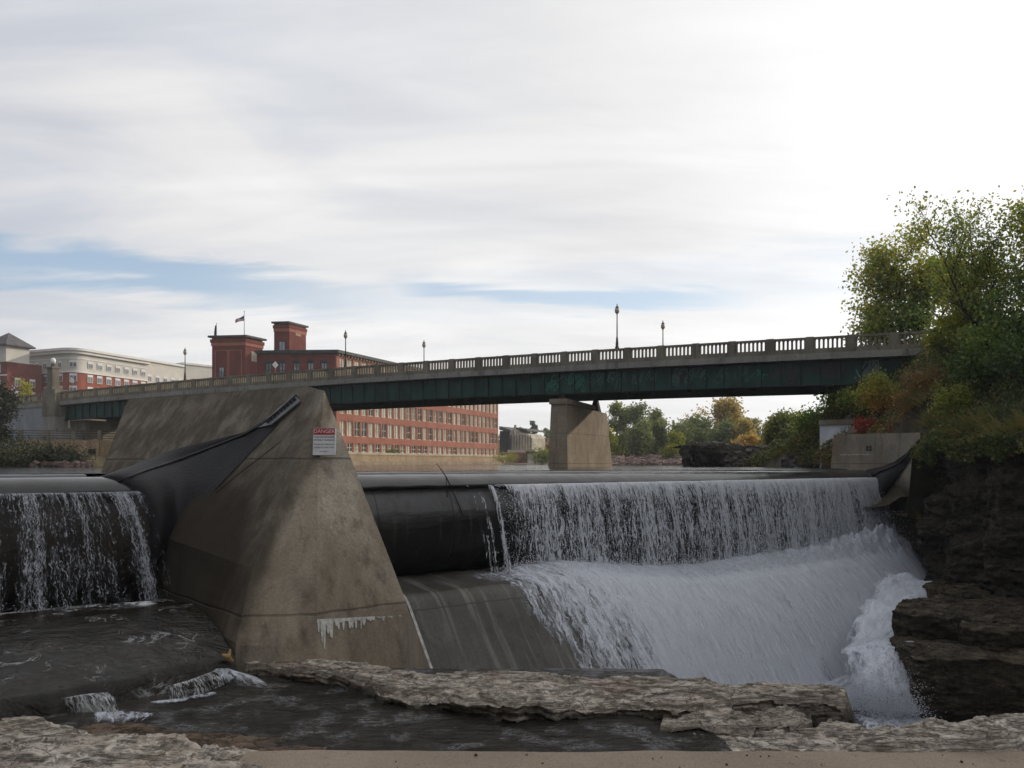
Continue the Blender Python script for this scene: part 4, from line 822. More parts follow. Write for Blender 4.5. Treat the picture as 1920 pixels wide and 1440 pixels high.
for o, nm in ((.55, 'girder'), (8.2, 'girder')):
    mb = MB(); ss_ = np.linspace(GS0, S1, 60)
    for a, b in zip(ss_[:-1], ss_[1:]): seg(mb, a, b, o, o+.04, -3.55, -1.703)
    g = mb.build(nm, M_teal, bridge)
    mb = MB()
    for a, b in zip(ss_[:-1], ss_[1:]): seg(mb, a, b, o-.22, o+.26, -3.62, -3.553)
    mb.build('flange', M_under, g); mb = MB()
    for a, b in zip(ss_[:-1], ss_[1:]): seg(mb, a, b, o-.18, o-.002, -1.80, -1.72)
    mb.build('flange', M_under, g)
    if o > 1: continue
    s_ = GS0+.5
    while s_ < S1: mb = MB(); seg(mb, s_, s_+.05, o-.16, o-.003, -3.548, -1.81); mb.build('stiffener', M_teal, g); s_ += 1.42
mb = MB(); s_ = GS0+1
while s_ < S1: seg(mb, s_, s_+.2, .60, 8.19, -3.1, -1.71); s_ += 5.7
for o in (2.4, 4.4, 6.4): seg(mb, GS0, S1, o, o+.12, -2.6, -1.712) if False else None
mb.build('floor_beam', M_under, bridge)
# graffiti tags on the near girder, as thin paint strokes
gr = {'green': plain('graffiti_green', (.03, .20, .14), .6, .3, 8), 'pale': plain('graffiti_pale', (.075, .13, .12), .6, .3, 8), 'pink': plain('graffiti_pink', (.075, .055, .055), .6, .3, 8), 'white': plain('graffiti_white', (.17, .20, .24), .6, .3, 8)}
def s_of(px, o=.55):
    k = (px-960)/F; b = B0+BQ*o; return (k*b[1]-b[0])/(BD[0]-k*BD[1])
rg = random.Random(21)
def scrawl(key, px, wpx, z0, z1, nst, wd=.035):
    mb = MB(); s0 = s_of(px); s1 = s_of(px+wpx)
    for q in range(nst):
        cs, cz = s0+(s1-s0)*rg.random(), z0+(z1-z0)*rg.random(); r = (z1-z0)*(.25+.3*rg.random()); a0 = rg.random()*6; sw = (2+3.5*rg.random())*rg.choice((-1, 1)); dx = (rg.random()-.5)*.8; pr = None
        for k in range(13):
            a = a0+sw*k/12; s_, z_ = cs+dx*k/12+r*.7*math.cos(a), np.clip(cz+r*math.sin(a*1.2), -3.45, -1.9)
            if pr:
                p0, p1 = B(pr[0], .535, pr[1]), B(s_, .535, z_); d_ = p1-p0; nrm = np.cross(d_, BQ); nrm = nrm/(np.linalg.norm(nrm)+1e-9)*wd
                mb.add([p0-nrm, p1-nrm, p1+nrm, p0+nrm], [(0, 1, 2, 3)])
            pr = (s_, z_)
    mb.build('graffiti_lettering', gr[key], bridge)
scrawl('green', 1033, 10, -3.2, -2.2, 7, .045); scrawl('green', 1070, 26, -3.2, -2.1, 13, .05); scrawl('pale', 1048, 10, -2.5, -2.1, 5)
for px in (1103, 1120, 1142, 1160, 1196, 1215): scrawl('pale', px, 10, -2.9, -2.1, 5)
for px in (1258, 1283, 1310, 1345, 1382): scrawl('pale', px, 18, -2.9, -2.1, 6, .04)
scrawl('green', 1417, 14, -2.9, -2.4, 6, .04)
for px in (1448, 1480, 1508, 1543, 1562): scrawl('pink', px, 16, -3.0, -2.1, 6, .05)
scrawl('white', 1617, 22, -3.0, -2.0, 13, .05); scrawl('white', 1700, 22, -3.2, -2.4, 8, .045)
# conduits running down the fascia below the lamps
for px in (648, 1157, 932):
    s_ = s_of(px, -.25); MB().tube([B(s_, -.27, .0), B(s_, -.27, -1.8)], .04, 6).build('conduit', M_steel, bridge)
# concrete pier with its bearings
ps = s_of(1049, -.2)
def BP(s, o, z): return B0+BD*s+BQ*o+V3(0, 0, z)
mb = MB(); wt, wb = .72, 1.0
ov = np.r_[np.linspace(-.35, 9.6, 24)]
fr_ = [BP(ps-wt, -.35, 5.05), BP(ps+wt, -.35, 5.05), BP(ps+wt, 9.3, 4.75), BP(ps-wt, 9.3, 4.75)]; bo = [BP(ps-wb, -.6, -2.5), BP(ps+wb, -.6, -2.5), BP(ps+wb, 10.6, -2.5), BP(ps-wb, 10.6, -2.5)]
mb.hexa(bo, fr_); pr_ = mb.build('bridge_pier', M_bpier, bridge)
mb = MB(); mb.hexa([BP(ps-wt-.12, -.5, 5.053), BP(ps+wt+.12, -.5, 5.053), BP(ps+wt+.12, 6.0, 4.92), BP(ps-wt-.12, 6.0, 4.92)], [BP(ps-wt-.12, -.5, 5.5), BP(ps+wt+.12, -.5, 5.5), BP(ps+wt+.12, 6.0, 5.3), BP(ps-wt-.12, 6.0, 5.3)]); mb.build('pier_cap', M_bpier, pr_)
for o in (.57, 8.2):
    zb = 5.5 if o < 1 else 4.78; mb = MB(); zg = zt(ps)-3.62
    mb.hexa([BP(ps-.45, o-.3, zb), BP(ps+.45, o-.3, zb), BP(ps+.45, o+.4, zb), BP(ps-.45, o+.4, zb)], [BP(ps-.18, o-.2, zg), BP(ps+.18, o-.2, zg), BP(ps+.18, o+.3, zg), BP(ps-.18, o+.3, zg)]); mb.build('bearing', M_under, pr_)
# left end: pilaster, lower column and side wall of the abutment
M_blue = concrete('bluish_wall', (.30, .325, .35), (.25, .27, .29), None, 0, .15, fine=6)
lab = thing('bridge_abutment', 'pale concrete abutment with a tall pilaster at the left end of the bridge', 'abutment', BP(2, 0, 0))
mb = MB(); sp0, sp1 = s_of(79, -.8), s_of(103, -.8)
def bb(m, s0, s1, o0, o1, z0, z1): m.hexa([BP(s0, o0, z0), BP(s1, o0, z0), BP(s1, o1, z0), BP(s0, o1, z0)], [BP(s0, o0, z1), BP(s1, o0, z1), BP(s1, o1, z1), BP(s0, o1, z1)])
bb(mb, sp0, sp1, -.8, .9, 5.9, 9.3); sa, sb = s_of(87, -.6), s_of(97, -.6); bb(mb, sa-.15, sb+.15, -.65, .55, 9.302, 9.6); bb(mb, sa, sb, -.5, .4, 9.602, 12.0); bb(mb, sa-.1, sb+.1, -.6, .5, 12.002, 12.2); mb.build('pilaster', M_bconc, lab)
mb = MB(); bb(mb, sp0+.1, sp1-.05, -.75, .9, 4.4, 5.897); bb(mb, sp0-.5, sp1+.8, -1.2, 1.5, 3.6, 4.397); bb(mb, sp0-1.2, sp1+2.6, -1.6, 2.2, 0, 3.597); mb.build('pedestal', M_fascia, lab)
mb = MB(); bb(mb, s_of(2, -.1), sp0-.01, -.1, 1.2, 0, 7.62); mb.build('side_wall', M_blue, lab)
mb = MB(); bb(mb, sp1+.01, sp1+3, 1.2, 9, 0, 5.4); mb.build('seat_wall', M_bconc, lab)
# right abutment under the trees
rab = thing('bridge_abutment', 'dark stone abutment under the right end of the bridge, half hidden by shrubs', 'abutment', BP(100, 0, 4))
mb = MB(); bb(mb, s_of(1690, .3), s_of(1810, .3), .3, 9.2, 1, zt(101)-1.72); mb.build('abutment_wall', concrete('dark_stone', (.12, .11, .09), (.06, .055, .045), None, 0, .5, 0, fine=5), rab)
bb_ = MB(); bb_.hexa([BP(s_of(1745, -.2), -.3, 4), BP(s_of(1800, -.2), -.3, 4), BP(s_of(1800, -.2), .29, 4), BP(s_of(1745, -.2), .29, 4)], [BP(s_of(1745, -.2), -.3, 8.2), BP(s_of(1800, -.2), -.3, 7), BP(s_of(1800, -.2), .29, 7), BP(s_of(1745, -.2), .29, 8.2)]); bb_.build('wing_wall', M_fascia, rab)
# ------------------------------------------------------------------ lamps
M_pole = plain('lamp_paint', (.055, .055, .05), .5, .2, 5, .3, coords='obj')
M_glass = plain('lamp_globe_glass', (.42, .37, .28), .35, .15, 3, coords='obj')
lamp = thing('street_lamp', 'lamp', 'street lamp', (0, 0, 0), 'lamps along the bridge parapet')
MB().lathe((0, 0, 0), [(.17, 0), (.17, .10), (.12, .25), (.13, .35), (.085, .75), (.10, .80), (.06, .95)], 12).build('base', M_pole, lamp, True)
MB().lathe((0, 0, 0), [(.055, .94), (.042, 2.8), (.06, 2.84), (.05, 2.9)], 10).build('pole', M_pole, lamp, True)
MB().lathe((0, 0, 0), [(.07, 2.89), (.17, 3.0), (.20, 3.12), (.19, 3.26), (.14, 3.38)], 14).build('lamp_globe', M_glass, lamp, True)
MB().lathe((0, 0, 0), [(.16, 3.375), (.13, 3.45), (.06, 3.54), (.035, 3.60), (.045, 3.64), (.012, 3.75)], 12).build('cap', M_pole, lamp, True)
spots = [(347, .14, 'lamp on the near parapet, in front of the pale apartment blocks', -.02), (648, .14, 'lamp on the near parapet, in front of the brick mill roof', -.02), (1157, .14, 'tallest lamp, on the near parapet above the bridge pier', .02), (795, 9.15, 'lamp on the far parapet right of the mill, only its head clearing the parapet', -.02), (1243, 9.15, 'lamp on the far parapet just right of the tallest lamp', -.02)]
for i, (px, o, lb, dz) in enumerate(spots):
    s_ = s_of(px, o); q = B(s_, o, dz)
    if i == 0: lamp.location = Vector(q); lamp['label'] = lb; base_lamp = lamp
    else: copy_thing(lamp, q, lb)
pl_ = thing('pilaster_lamp', 'small white lantern on top of the left bridge pilaster', 'lantern', BP((sa+sb)/2, -.05, 12.2)); q = BP((sa+sb)/2, -.05, 12.2)
MB().lathe(q, [(.2, 0), (.12, .15), (.10, .35), (.16, .42)], 10).build('base', M_pole, pl_, True); MB().lathe(q, [(.17, .42), (.30, .6), (.32, .85), (.22, 1.1), (.05, 1.2)], 12).build('lamp_globe', plain('white_glass', (.75, .76, .78), .3, .05), pl_, True)
# road signs showing above the parapet
def roadsign(px, py, D, w_, mat, label, diamond=True):
    c = P(px, py, D); r = thing('road_sign', label, 'road sign', (c[0], c[1], zt(30)-1.3))
    if diamond: V = [c+V3(0, 0, w_), c+V3(w_*.8, .1, 0), c-V3(0, 0, w_), c-V3(w_*.8, .1, 0)]
    else: V = [c+V3(-w_*.6, 0, -w_*.5), c+V3(w_*.6, 0, -w_*.8), c+V3(w_*.6, 0, w_*.3), c+V3(-w_*.2, 0, w_*.9)]
    MB().prism(V, V3(.0, .05, 0)).build('panel', mat, r); MB().tube([c+V3(0, .1, .1), V3(c[0], c[1]+.1, zt(30)-1.4)], .05, 6).build('post', M_steel, r)
roadsign(516, 684, 93, .42, plain('white_sign', (.7, .7, .7), .4, .05), 'white diamond road sign in front of the mill windows')
roadsign(24, 728, 112, .45, plain('white_sign2', (.68, .7, .72), .4, .05), 'tilted white road sign beside the dark tree at far left', False)
roadsign(134, 713, 112, .5, plain('white_sign3', (.66, .66, .66), .4, .05), 'small white road sign on a curved post before the brick apartments', False)
# ------------------------------------------------------------------ riverside wall with railing (left)
M_tan = concrete('tan_wall', (.42, .32, .20), (.31, .23, .145), (.34, .19, .075), .6, .45, fine=4)
wl = thing('retaining_wall', 'low tan concrete retaining wall along the left river bank, with posts on top', 'retaining wall', V3(-52, 95, -.4))
wp = [V3(-82, 92, 0), V3(-64, 94, 0), V3(-49.5, 97.5, 0), V3(-44.5, 99.5, 0), V3(-38.5, 104.5, 0)]
mb = MB()
for a, b in zip(wp[:-1], wp[1:]):
    d = b-a; q = np.cross(d, V3(0, 0, 1)); q = -q/np.linalg.norm(q)*.8; mb.hexa([a+V3(0, 0, -2), b+V3(0, 0, -2), b+q+V3(0, 0, -2), a+q+V3(0, 0, -2)], [a+V3(0, 0, 2.75), b+V3(0, 0, 2.75), b+q+V3(0, 0, 2.75), a+q+V3(0, 0, 2.75)])
mb.build('wall_body', M_tan, wl)
ru = np.array(wp); sg_ = np.r_[0, np.cumsum(np.linalg.norm(np.diff(ru, axis=0), axis=1))]
def wpt(s, z): return V3(np.interp(s, sg_, ru[:, 0]), np.interp(s, sg_, ru[:, 1])+.35, z)
posts = [s for s in np.arange(3, 38, 2.9)]
for s in posts:
    c = wpt(s, 3.35); MB().box(c, (.42, .42, 1.25)).build('post', M_bconc, wl)
    c2 = wpt(s, 0)+V3(0, -.52, 0); MB().box((c2[0], c2[1], 1.3), (.4, .3, 2.9)).build('buttress', M_tan, wl)
rl = thing('railing', 'thin dark metal railing between the posts of the left bank wall', 'railing', wpt(20, 2.75))
mb = MB()
for z in (3.0, 3.3, 3.6, 3.88): mb.tube([wpt(s, z) for s in np.linspace(0, 40, 30)], .035, 5)
mb.build('rail', M_iron, rl)
MB().box(wpt(31.3, 1.4)-V3(0, .45, 0), (.75, .3, .6)).build('outlet', M_iron, wl)
# ------------------------------------------------------------------ buildings
def brickmat(name, a, b, sc=.35):
    m, t, out = newmat(name); p = t.pos(); n = t.noise(p, sc, 6, .6); f = t.noise(p, 5, 5, .7)
    z = t.n('SeparateXYZ', {0: p}).outputs[2]; cour = t.ss(t.m('ABSOLUTE', t.m('SUBTRACT', t.m('FRACT', t.m('MULTIPLY', z, 4.5)), .5)), .36, .46)
    c = t.mix(t.ss(n, .35, .65), a, b); c = t.mix(1.0, c, t.ramp(f, [(.3, .75), (.7, 1.2)]), 'MULTIPLY'); c = t.mix(t.m('MULTIPLY', cour, .22), c, (.25, .2, .17))
    pbsdf(t, out, c, .9, t.bump(f, .01), .2); return m
M_brick = brickmat('mill_brick', (.30, .115, .078), (.37, .15, .105)); M_brick2 = brickmat('dark_shaded_brick', (.13, .035, .03), (.18, .05, .04)); M_brick3 = brickmat('apartment_brick', (.26, .075, .045), (.33, .10, .06))  # the mill front's shade is put into the darker brick colour
M_cornice = plain('dark_cornice', (.035, .045, .045), .7, .3, 1); M_wf = plain('window_frame_cream', (.55, .49, .38), .6, .15, 2); M_wfd = plain('window_frame_dark', (.02, .04, .035), .6, .15, 2)
def glassmat(name, col, r=.08):
    m, t, out = newmat(name); p = t.pos(); n = t.noise(p, .5, 3)
    pbsdf(t, out, t.mix(t.ss(n, .4, .6), col, tuple(c*.4 for c in col)), r, t.bump(t.noise(p, 1.5, 2), .01), .8); return m
M_glassw = glassmat('window_glass', (.05, .055, .06)); M_blind = plain('window_blind', (.60, .54, .44), .8, .35, .4)
M_blind2 = plain('white_blind', (.60, .56, .49), .8, .2, .4); M_blind3 = plain('dull_blind', (.33, .29, .23), .8, .4, .5)
M_sand = plain('sandstone_trim', (.32, .24, .17), .85, .2, 2)
class Facade:                    # a wall with real openings: bands, piers between the windows, panes set back
    def __init__(s, o, a, wid, th=.4): s.o = np.array(o, float); s.a = np.array(a, float)/np.linalg.norm(a); s.n = np.cross(s.a, V3(0, 0, 1)); s.w = wid; s.th = th
    def pt(s, x, z, d=0): return s.o+s.a*x+V3(0, 0, z)-s.n*d
    def slab(s, mb, x0, x1, z0, z1, d0=0, d1=None):
        d1 = s.th if d1 is None else d1
        mb.hexa([s.pt(x0, z0, d0), s.pt(x1, z0, d0), s.pt(x1, z0, d1), s.pt(x0, z0, d1)], [s.pt(x0, z1, d0), s.pt(x1, z1, d0), s.pt(x1, z1, d1), s.pt(x0, z1, d1)])
    def row(s, mb, z0, z1, wins):   # wins: list of (x0,x1)
        x = 0
        for a, b in wins: s.slab(mb, x, a, z0, z1); x = b
        s.slab(mb, x, s.w, z0, z1)
mill = thing('mill_building', 'long red brick mill with two towers and rows of tall windows, behind the bridge', 'mill', V3(-32, 145, 2))
MC = V3((631-960)/F*145, 145, 0); md = V3(.386, .922, 0)
fac = Facade(MC, md, 73.2)
if np.dot(fac.n, V3(1, -.4, 0)) < 0: raise SystemExit('facade normal')
mb = MB(); rows = [(2.05, 3.72), (5.02, 7.80), (9.10, 11.85), (13.15, 15.9), (17.1, 19.3)]; pitch = 2.405
wins = [(1.0+i*pitch, 1.0+i*pitch+1.86) for i in range(30)]
z = 1.2
for z0, z1 in rows: fac.slab(mb, 0, fac.w, z, z0); fac.row(mb, z0, z1, wins); z = z1
fac.slab(mb, 0, fac.w, z, 20.0)
FW = V3(-1, .06, 0); fro = Facade(MC+FW/np.linalg.norm(FW)*17.2, -FW, 17.2-.41)
mb.build('wall', M_brick, mill)
wcount = 0; rest = MB()
for ri, (z0, z1) in enumerate(rows):
    for i, (a, b) in enumerate(wins):
        f_ = MB(); fac.slab(f_, a, b, z0, z0+.12, .16, .34); fac.slab(f_, a, b, z1-.1, z1, .16, .34)
        for x0, x1 in ((a, a+.1), ((a+b)/2-.05, (a+b)/2+.05), (b-.1, b)): fac.slab(f_, x0, x1, z0+.12, z1-.1, .16, .34)
        fac.slab(f_, a+.1, b-.1, (z0+z1)/2-.05, (z0+z1)/2+.05, .18, .24)
        bl = RNG.random()
        if wcount < 100:
            wo_ = f_.build('window', M_wf, mill); g_ = MB(); fac.slab(g_, a+.1, b-.1, z0+.12, z1-.1, .30, .33); g_.build('pane', M_blind if bl < .35 else M_blind2 if bl < .55 else M_blind3 if bl < .72 else M_glassw, wo_); wcount += 1
        else:
            fac.slab(f_, a+.1, b-.1, z0+.12, z1-.1, .26, .3); rest.V += f_.V; rest.F += [tuple(k+rest.n for k in q) for q in f_.F]; rest.n += f_.n
# the hundred largest are parts, the other small panes one part
tag(rest.build('windows', M_blind, mill), kind='stuff')
# front of the mill, facing the bridge
mb = MB(); fw = [(1.2, 2.5), (4.1, 5.4), (6.8, 8.1), (9.6, 10.9), (12.4, 13.6), (15.0, 16.2)]; fw = [(a*16.2/17, b*16.2/17) for a, b in fw]
fro.slab(mb, 0, fro.w, 1.2, 15.2); fro.row(mb, 15.2, 18.4, fw); fro.slab(mb, 0, fro.w, 18.4, 20.0)
mb.build('front_wall', M_brick2, mill)
for a, b in fw:
    f_ = MB(); fro.slab(f_, a, b, 15.2, 15.35, .1, .3); fro.slab(f_, a, b, 18.2, 18.4, .1, .3)
    for x0, x1 in ((a, a+.12), ((a+b)/2-.06, (a+b)/2+.06), (b-.12, b)): fro.slab(f_, x0, x1, 15.35, 18.2, .1, .3)
    fro.slab(f_, a+.12, b-.12, 16.9, 17.02, .12, .28)
    wo_ = f_.build('window', M_wfd, mill); g_ = MB(); fro.slab(g_, a+.12, b-.12, 15.35, 18.2, .22, .26); g_.build('pane', glassmat('sky_glass', (.35, .38, .42), .03), wo_)
    n_ = 8; h_ = MB(); arc = [fro.pt(a-.2+(b-a+.4)*k/n_, 18.42+.5*math.sin(PI*k/n_), -.05) for k in range(n_+1)]; h_.prism(arc, fro.n*-.045); h_.build('window_arch', M_cornice, mill)
mb = MB(); e = .55
c1 = fro.pt(-e, 20.0, -e); c2 = fac.pt(0, 20.0, -e)+fro.n*e*.9; c3 = fac.pt(fac.w, 20, -e); c4 = fac.pt(fac.w, 20, 17); c5 = fro.pt(-e, 20.0, 8)
mb.prism([c1, c2, c3, c4, c5], V3(0, 0, .55)); rf = mb.build('roof', M_cornice, mill)
for i in range(72): mb = MB(); fac.slab(mb, .3+i, .55+i, 19.55, 19.998, -.4, -.001); mb.build('eave_bracket', M_sand, rf)
mb = MB(); fac.slab(mb, fac.w-.4, fac.w, 1.2, 19.99, .41, 16); mb.build('end_wall', M_brick2, mill)
def tower(c, la, lw, ra, rw, z0, z1, name, part=True):
    c = np.array(c); la = np.array(la)/np.linalg.norm(la); ra = np.array(ra)/np.linalg.norm(ra)
    p = [c, c+ra*rw, c+ra*rw+la*lw, c+la*lw]; mb = MB(); mb.prism([q+V3(0, 0, z0) for q in p], V3(0, 0, z1-z0)); tw = mb.build(name, M_brick2, mill)
    ctr = sum(p)/4
    def ring_(k, za, zb, m, nm): MB().prism([ctr+(q-ctr)*k+V3(0, 0, za) for q in p], V3(0, 0, zb-za)).build(nm, m, tw)
    ring_(1.04, z1-1.5, z1-.9, M_brick, 'string_course'); ring_(1.08, z1-.89, z1-.3, M_brick2, 'corbel'); ring_(1.17, z1+.002, z1+.35, M_cornice, 'tower_roof')
    return tw, p
la, ra = V3(-1, .32, 0), md
tw1, p1 = tower(V3(-47.9, 143, 0), V3(-1, .12, 0), 6.3, ra, 4.6, 1.2, 22.6, 'stair_tower')
fl = Facade(p1[0]+V3(-6.3, .75, 0), p1[0]-p1[3], 6.3)
def appl(f, x0, x1, z0, z1, par, mat=M_wfd, glass=None):
    q = MB(); f.slab(q, x0, x1, z0, z1, -.06, -.003); w_ = q.build('window', mat, par); q = MB(); xm = (x0+x1)/2
    f.slab(q, x0+.14, xm-.06, z0+.15, z1-.15, -.09, -.063); f.slab(q, xm+.06, x1-.14, z0+.15, z1-.15, -.09, -.063); q.build('pane', glass or M_skyg, w_); return w_
M_skyg = glassmat('bright_glass', (.32, .36, .40), .05)
fl = Facade(p1[3], p1[0]-p1[3], 6.3); appl(fl, 1.3, 2.4, 13.8, 17.3, tw1)
for x0, x1 in ((.7, 2.9), (3.3, 5.5)):
    q = MB(); fl.slab(q, x0, x1, 20.2, 20.35, -.05, -.002); fl.slab(q, x0-.15, x0, 12, 20.35, -.05, -.002); fl.slab(q, x1, x1+.15, 12, 20.35, -.05, -.002); q.build('brick_panel', M_brick, tw1)
frt = Facade(p1[0], p1[1]-p1[0], 4.6); appl(frt, 1.5, 3.0, 18.4, 20.3, tw1, M_sand, M_blind)
tw2, p2 = tower(V3(-41.8, 149.5, 0), V3(-1, .12, 0), 3.0, ra, 5.0, 19.5, 26.2, 'roof_tower')
f2 = Facade(p2[3], p2[0]-p2[3], 3.0); appl(f2, .95, 2.25, 20.9, 22.9, tw2)
f3 = Facade(p2[0], p2[1]-p2[0], 5.0); q = MB(); f3.slab(q, 1.8, 3.4, 24.2, 24.7, -.05, -.002); q.build('date_stone', M_sand, tw2)
# flags
def flagpole(px, pyb, pyt, D, label):
    b, tp = P(px, pyb, D), P(px, pyt, D); r = thing('flagpole', label, 'flagpole', b); MB().tube([b, tp], [.07, .04], 6).build('pole', M_steel, r); MB().lathe(tp, [(.05, 0), (.1, .1), (.03, .2)], 8).build('finial', M_steel, r); return r
fp = flagpole(458, 630, 585, 146, 'tall white flagpole on the left brick tower roof')
M_fr, M_fw_, M_fb = plain('flag_red', (.32, .06, .07), .8, .1), plain('flag_white', (.55, .52, .52), .8, .1), plain('flag_blue', (.06, .06, .12), .8, .1)
fg = thing('flag', 'striped red white and blue flag blowing on the tall flagpole', 'flag', P(457, 592, 146))
def flagpt(u, v): return P(457-17*u, 591+10*v*(1-.25*u)+12*u*(1-.0)*.85-3*u*v, 146)+V3(0, .35*math.sin(u*7+v), .05*math.sin(u*9))
for i in range(13):
    mb = MB(); mb.grid(np.array([[flagpt(u, (i+k)/13) for k in (0, 1)] for u in np.linspace(.42 if i < 7 else 0, 1, 9)])); mb.build('stripe', M_fr if i % 2 == 0 else M_fw_, fg)
mb = MB(); mb.grid(np.array([[flagpt(u, v)-V3(0, .02, 0) for v in np.linspace(0, 7/13, 3)] for u in np.linspace(0, .42, 5)])); mb.build('canton', M_fb, fg)
fp2 = flagpole(406, 633, 608, 146, 'short flagpole at the left corner of the left brick tower')
fg2 = thing('flag', 'dark flag hanging limp on the short flagpole', 'flag', P(405, 612, 146))
mb = MB(); mb.grid(np.array([[P(405.6-u*(1.5+4.5*v*(1-.5*v)), 610+20*v, 146)+V3(0, .15*math.sin(u*5), 0) for u in np.linspace(0, 1, 6)] for v in np.linspace(0, 1, 8)])); mb.build('cloth', plain('dark_flag', (.03, .045, .05), .8, .2), fg2)
# retaining wall below the mill
mw = thing('retaining_wall', 'long tan river wall below the brick mill, pale ledge along its top', 'retaining wall', V3(-25, 148, -.4))
q_ = Facade(MC-md*8+fac.n*1.6, md, 84.5, 1.5); mb = MB(); q_.slab(mb, 0, q_.w, -2.5, 1.55); mb.build('wall_body', M_tan, mw); mb = MB(); q_.slab(mb, 0, q_.w, 1.553, 2.0, -.12, 1.5); mb.build('coping', concrete('pale_coping', (.5, .44, .34), (.4, .34, .26), None, 0, .6, fine=4), mw)
mb = MB(); q_.slab(mb, 0, q_.w, -2.5, .35, -1.2, -.003); mb.build('footing', concrete('wall_footing', (.36, .29, .21), (.25, .2, .14), None, 0, .5), mw)
# small industrial buildings beyond the mill
ind = thing('powerhouse', 'low weathered industrial building with a pale ribbed penthouse, right of the mill', 'industrial building', P(970, 870, 222))
def pbx(mb, x0, x1, y0, y1, D, dep, z=None):
    a, b, c, d = P(x0, y1, D), P(x1, y1, D), P(x1, y0, D), P(x0, y0, D); mb.prism([a, b, c, d], V3(dep*.38, dep*.92, 0))
M_dk = plain('dark_cladding', (.022, .026, .03), .7, .3, .6); M_rib = plain('ribbed_cladding', (.36, .32, .245), .8, .25, .5); M_grim = plain('grey_roofing', (.085, .085, .085), .8, .3, .4); M_oldb = plain('old_brick', (.24, .13, .09), .9, .35, .4); M_pw = plain('pale_wall', (.50, .46, .40), .9, .3, .3)
mb = MB(); pbx(mb, 937, 956, 808, 848, 221, 10); mb.build('dark_wall', M_dk, ind)
mb = MB(); mb.prism([P(956, 843, 222), P(998, 843, 224), P(998, 822, 224), P(990, 813, 224), P(975, 812, 223), P(956, 815, 222)], V3(4, 9, 0)); rb = mb.build('ribbed_block', M_rib, ind)
mb = MB()
for x_ in np.arange(958, 997, 5.2): mb.prism([P(x_, 842, 221.8), P(x_+1.1, 842, 221.8), P(x_+1.1, 815, 221.8), P(x_, 815, 221.8)], V3(0, .15, 0))
mb.build('rib', M_dk, rb)
mb = MB(); mb.prism([P(936, 799, 223), P(957, 806, 223), P(957, 811, 223), P(936, 806, 223)], V3(6, 14, 0)); mb.prism([P(966, 801, 230), P(988, 805, 230), P(988, 808, 230), P(966, 804, 230)], V3(6, 14, 0)); mb.build('roof', M_grim, ind)
mb = MB(); mb.tube([P(965, 815, 221), P(963, 808, 221), P(967, 797, 221)], .35, 8); mb.build('vent_pipe', M_pw, ind)
mb = MB(); pbx(mb, 937, 988, 849, 868, 219, 10); mb.build('brick_base', M_oldb, ind)
mb = MB(); pbx(mb, 952, 1004, 843.5, 848.5, 220, 10); mb.build('ledge', M_pw, ind)
wh = thing('river_shed', 'low whitish shed wall under a dark eave, between the powerhouse and the bridge pier', 'shed', P(1015, 870, 216))
mb = MB(); pbx(mb, 989, 1040, 850, 872, 217, 8); mb.build('wall', M_pw, wh); mb = MB(); pbx(mb, 986, 1042, 846.5, 849.7, 216.5, 10); mb.build('eave', M_dk, wh); mb = MB(); pbx(mb, 1008, 1013, 853, 859, 216.9, .05); mb.build('opening', M_dk, wh)
# apartment blocks on the left
M_siding = plain('pale_siding', (.54, .52, .47), .8, .08, .3); M_trim = plain('white_trim', (.66, .65, .62), .7, .06, .5); M_slate = plain('slate_roof', (.085, .08, .085), .85, .25, .8)
M_paneb = plain('dim_pane', (.10, .12, .15), .25, .4, .5, spec=.6)
apt = thing('apartment_block', 'apartment block with a curved corner, white top storeys over red brick, behind the bridge', 'apartment block', P(140, 760, 200))
def curve_pts():
    C = V3(-110, 200, 0); r = 5.0; L = V3(-1, .43, 0)/np.linalg.norm(V3(-1, .43, 0)); R = V3(.333, 1, 0)/np.linalg.norm(V3(.333, 1, 0))
    k = 3.2; pts = [C+L*20.5]+[(C+L*k)*(1-q)**2+C*2*q*(1-q)*1.0+(C+R*k)*q*q for q in np.linspace(0, 1, 12)]+[C+R*24.5]; return pts, L, R
cp_, aL, aR = curve_pts()
inn = V3(-15, 26, 0)
def ringwall(name, z0, z1, off, mat, par):
    mb = MB(); C = np.array(cp_); tg = np.gradient(C, axis=0); nr = np.stack([tg[:, 1], -tg[:, 0], 0*tg[:, 0]], -1); nr /= np.linalg.norm(nr, axis=1, keepdims=True); o = C+nr*off
    mb.prism([*(o+V3(0, 0, z0)), cp_[-1]+inn*1+V3(-10, 0, z0), cp_[0]+inn*.8+V3(0, 0, z0)], V3(0, 0, z1-z0)); return mb.build(name, mat, par)
ringwall('brick_storeys', 8, 23.0, 0, M_brick3, apt); ringwall('siding_storeys', 23.003, 27.6, .12, M_siding, apt); ringwall('band', 22.85, 23.25, .28, M_trim, apt); ringwall('band', 26.3, 26.6, .25, M_trim, apt); ringwall('cornice', 27.603, 28.3, 1.0, M_trim, apt); ringwall('roof', 28.303, 28.9, 1.5, M_trim, apt)
fa_ = Facade(cp_[0], cp_[1]-cp_[0], np.linalg.norm(cp_[1]-cp_[0])); fb_ = Facade(cp_[-2], cp_[-1]-cp_[-2], np.linalg.norm(cp_[-1]-cp_[-2])); fm_ = Facade(cp_[6]-(cp_[7]-cp_[5])*.5, cp_[7]-cp_[5], np.linalg.norm(cp_[7]-cp_[5])); fm_.a = (cp_[7]-cp_[5])/np.linalg.norm(cp_[7]-cp_[5])
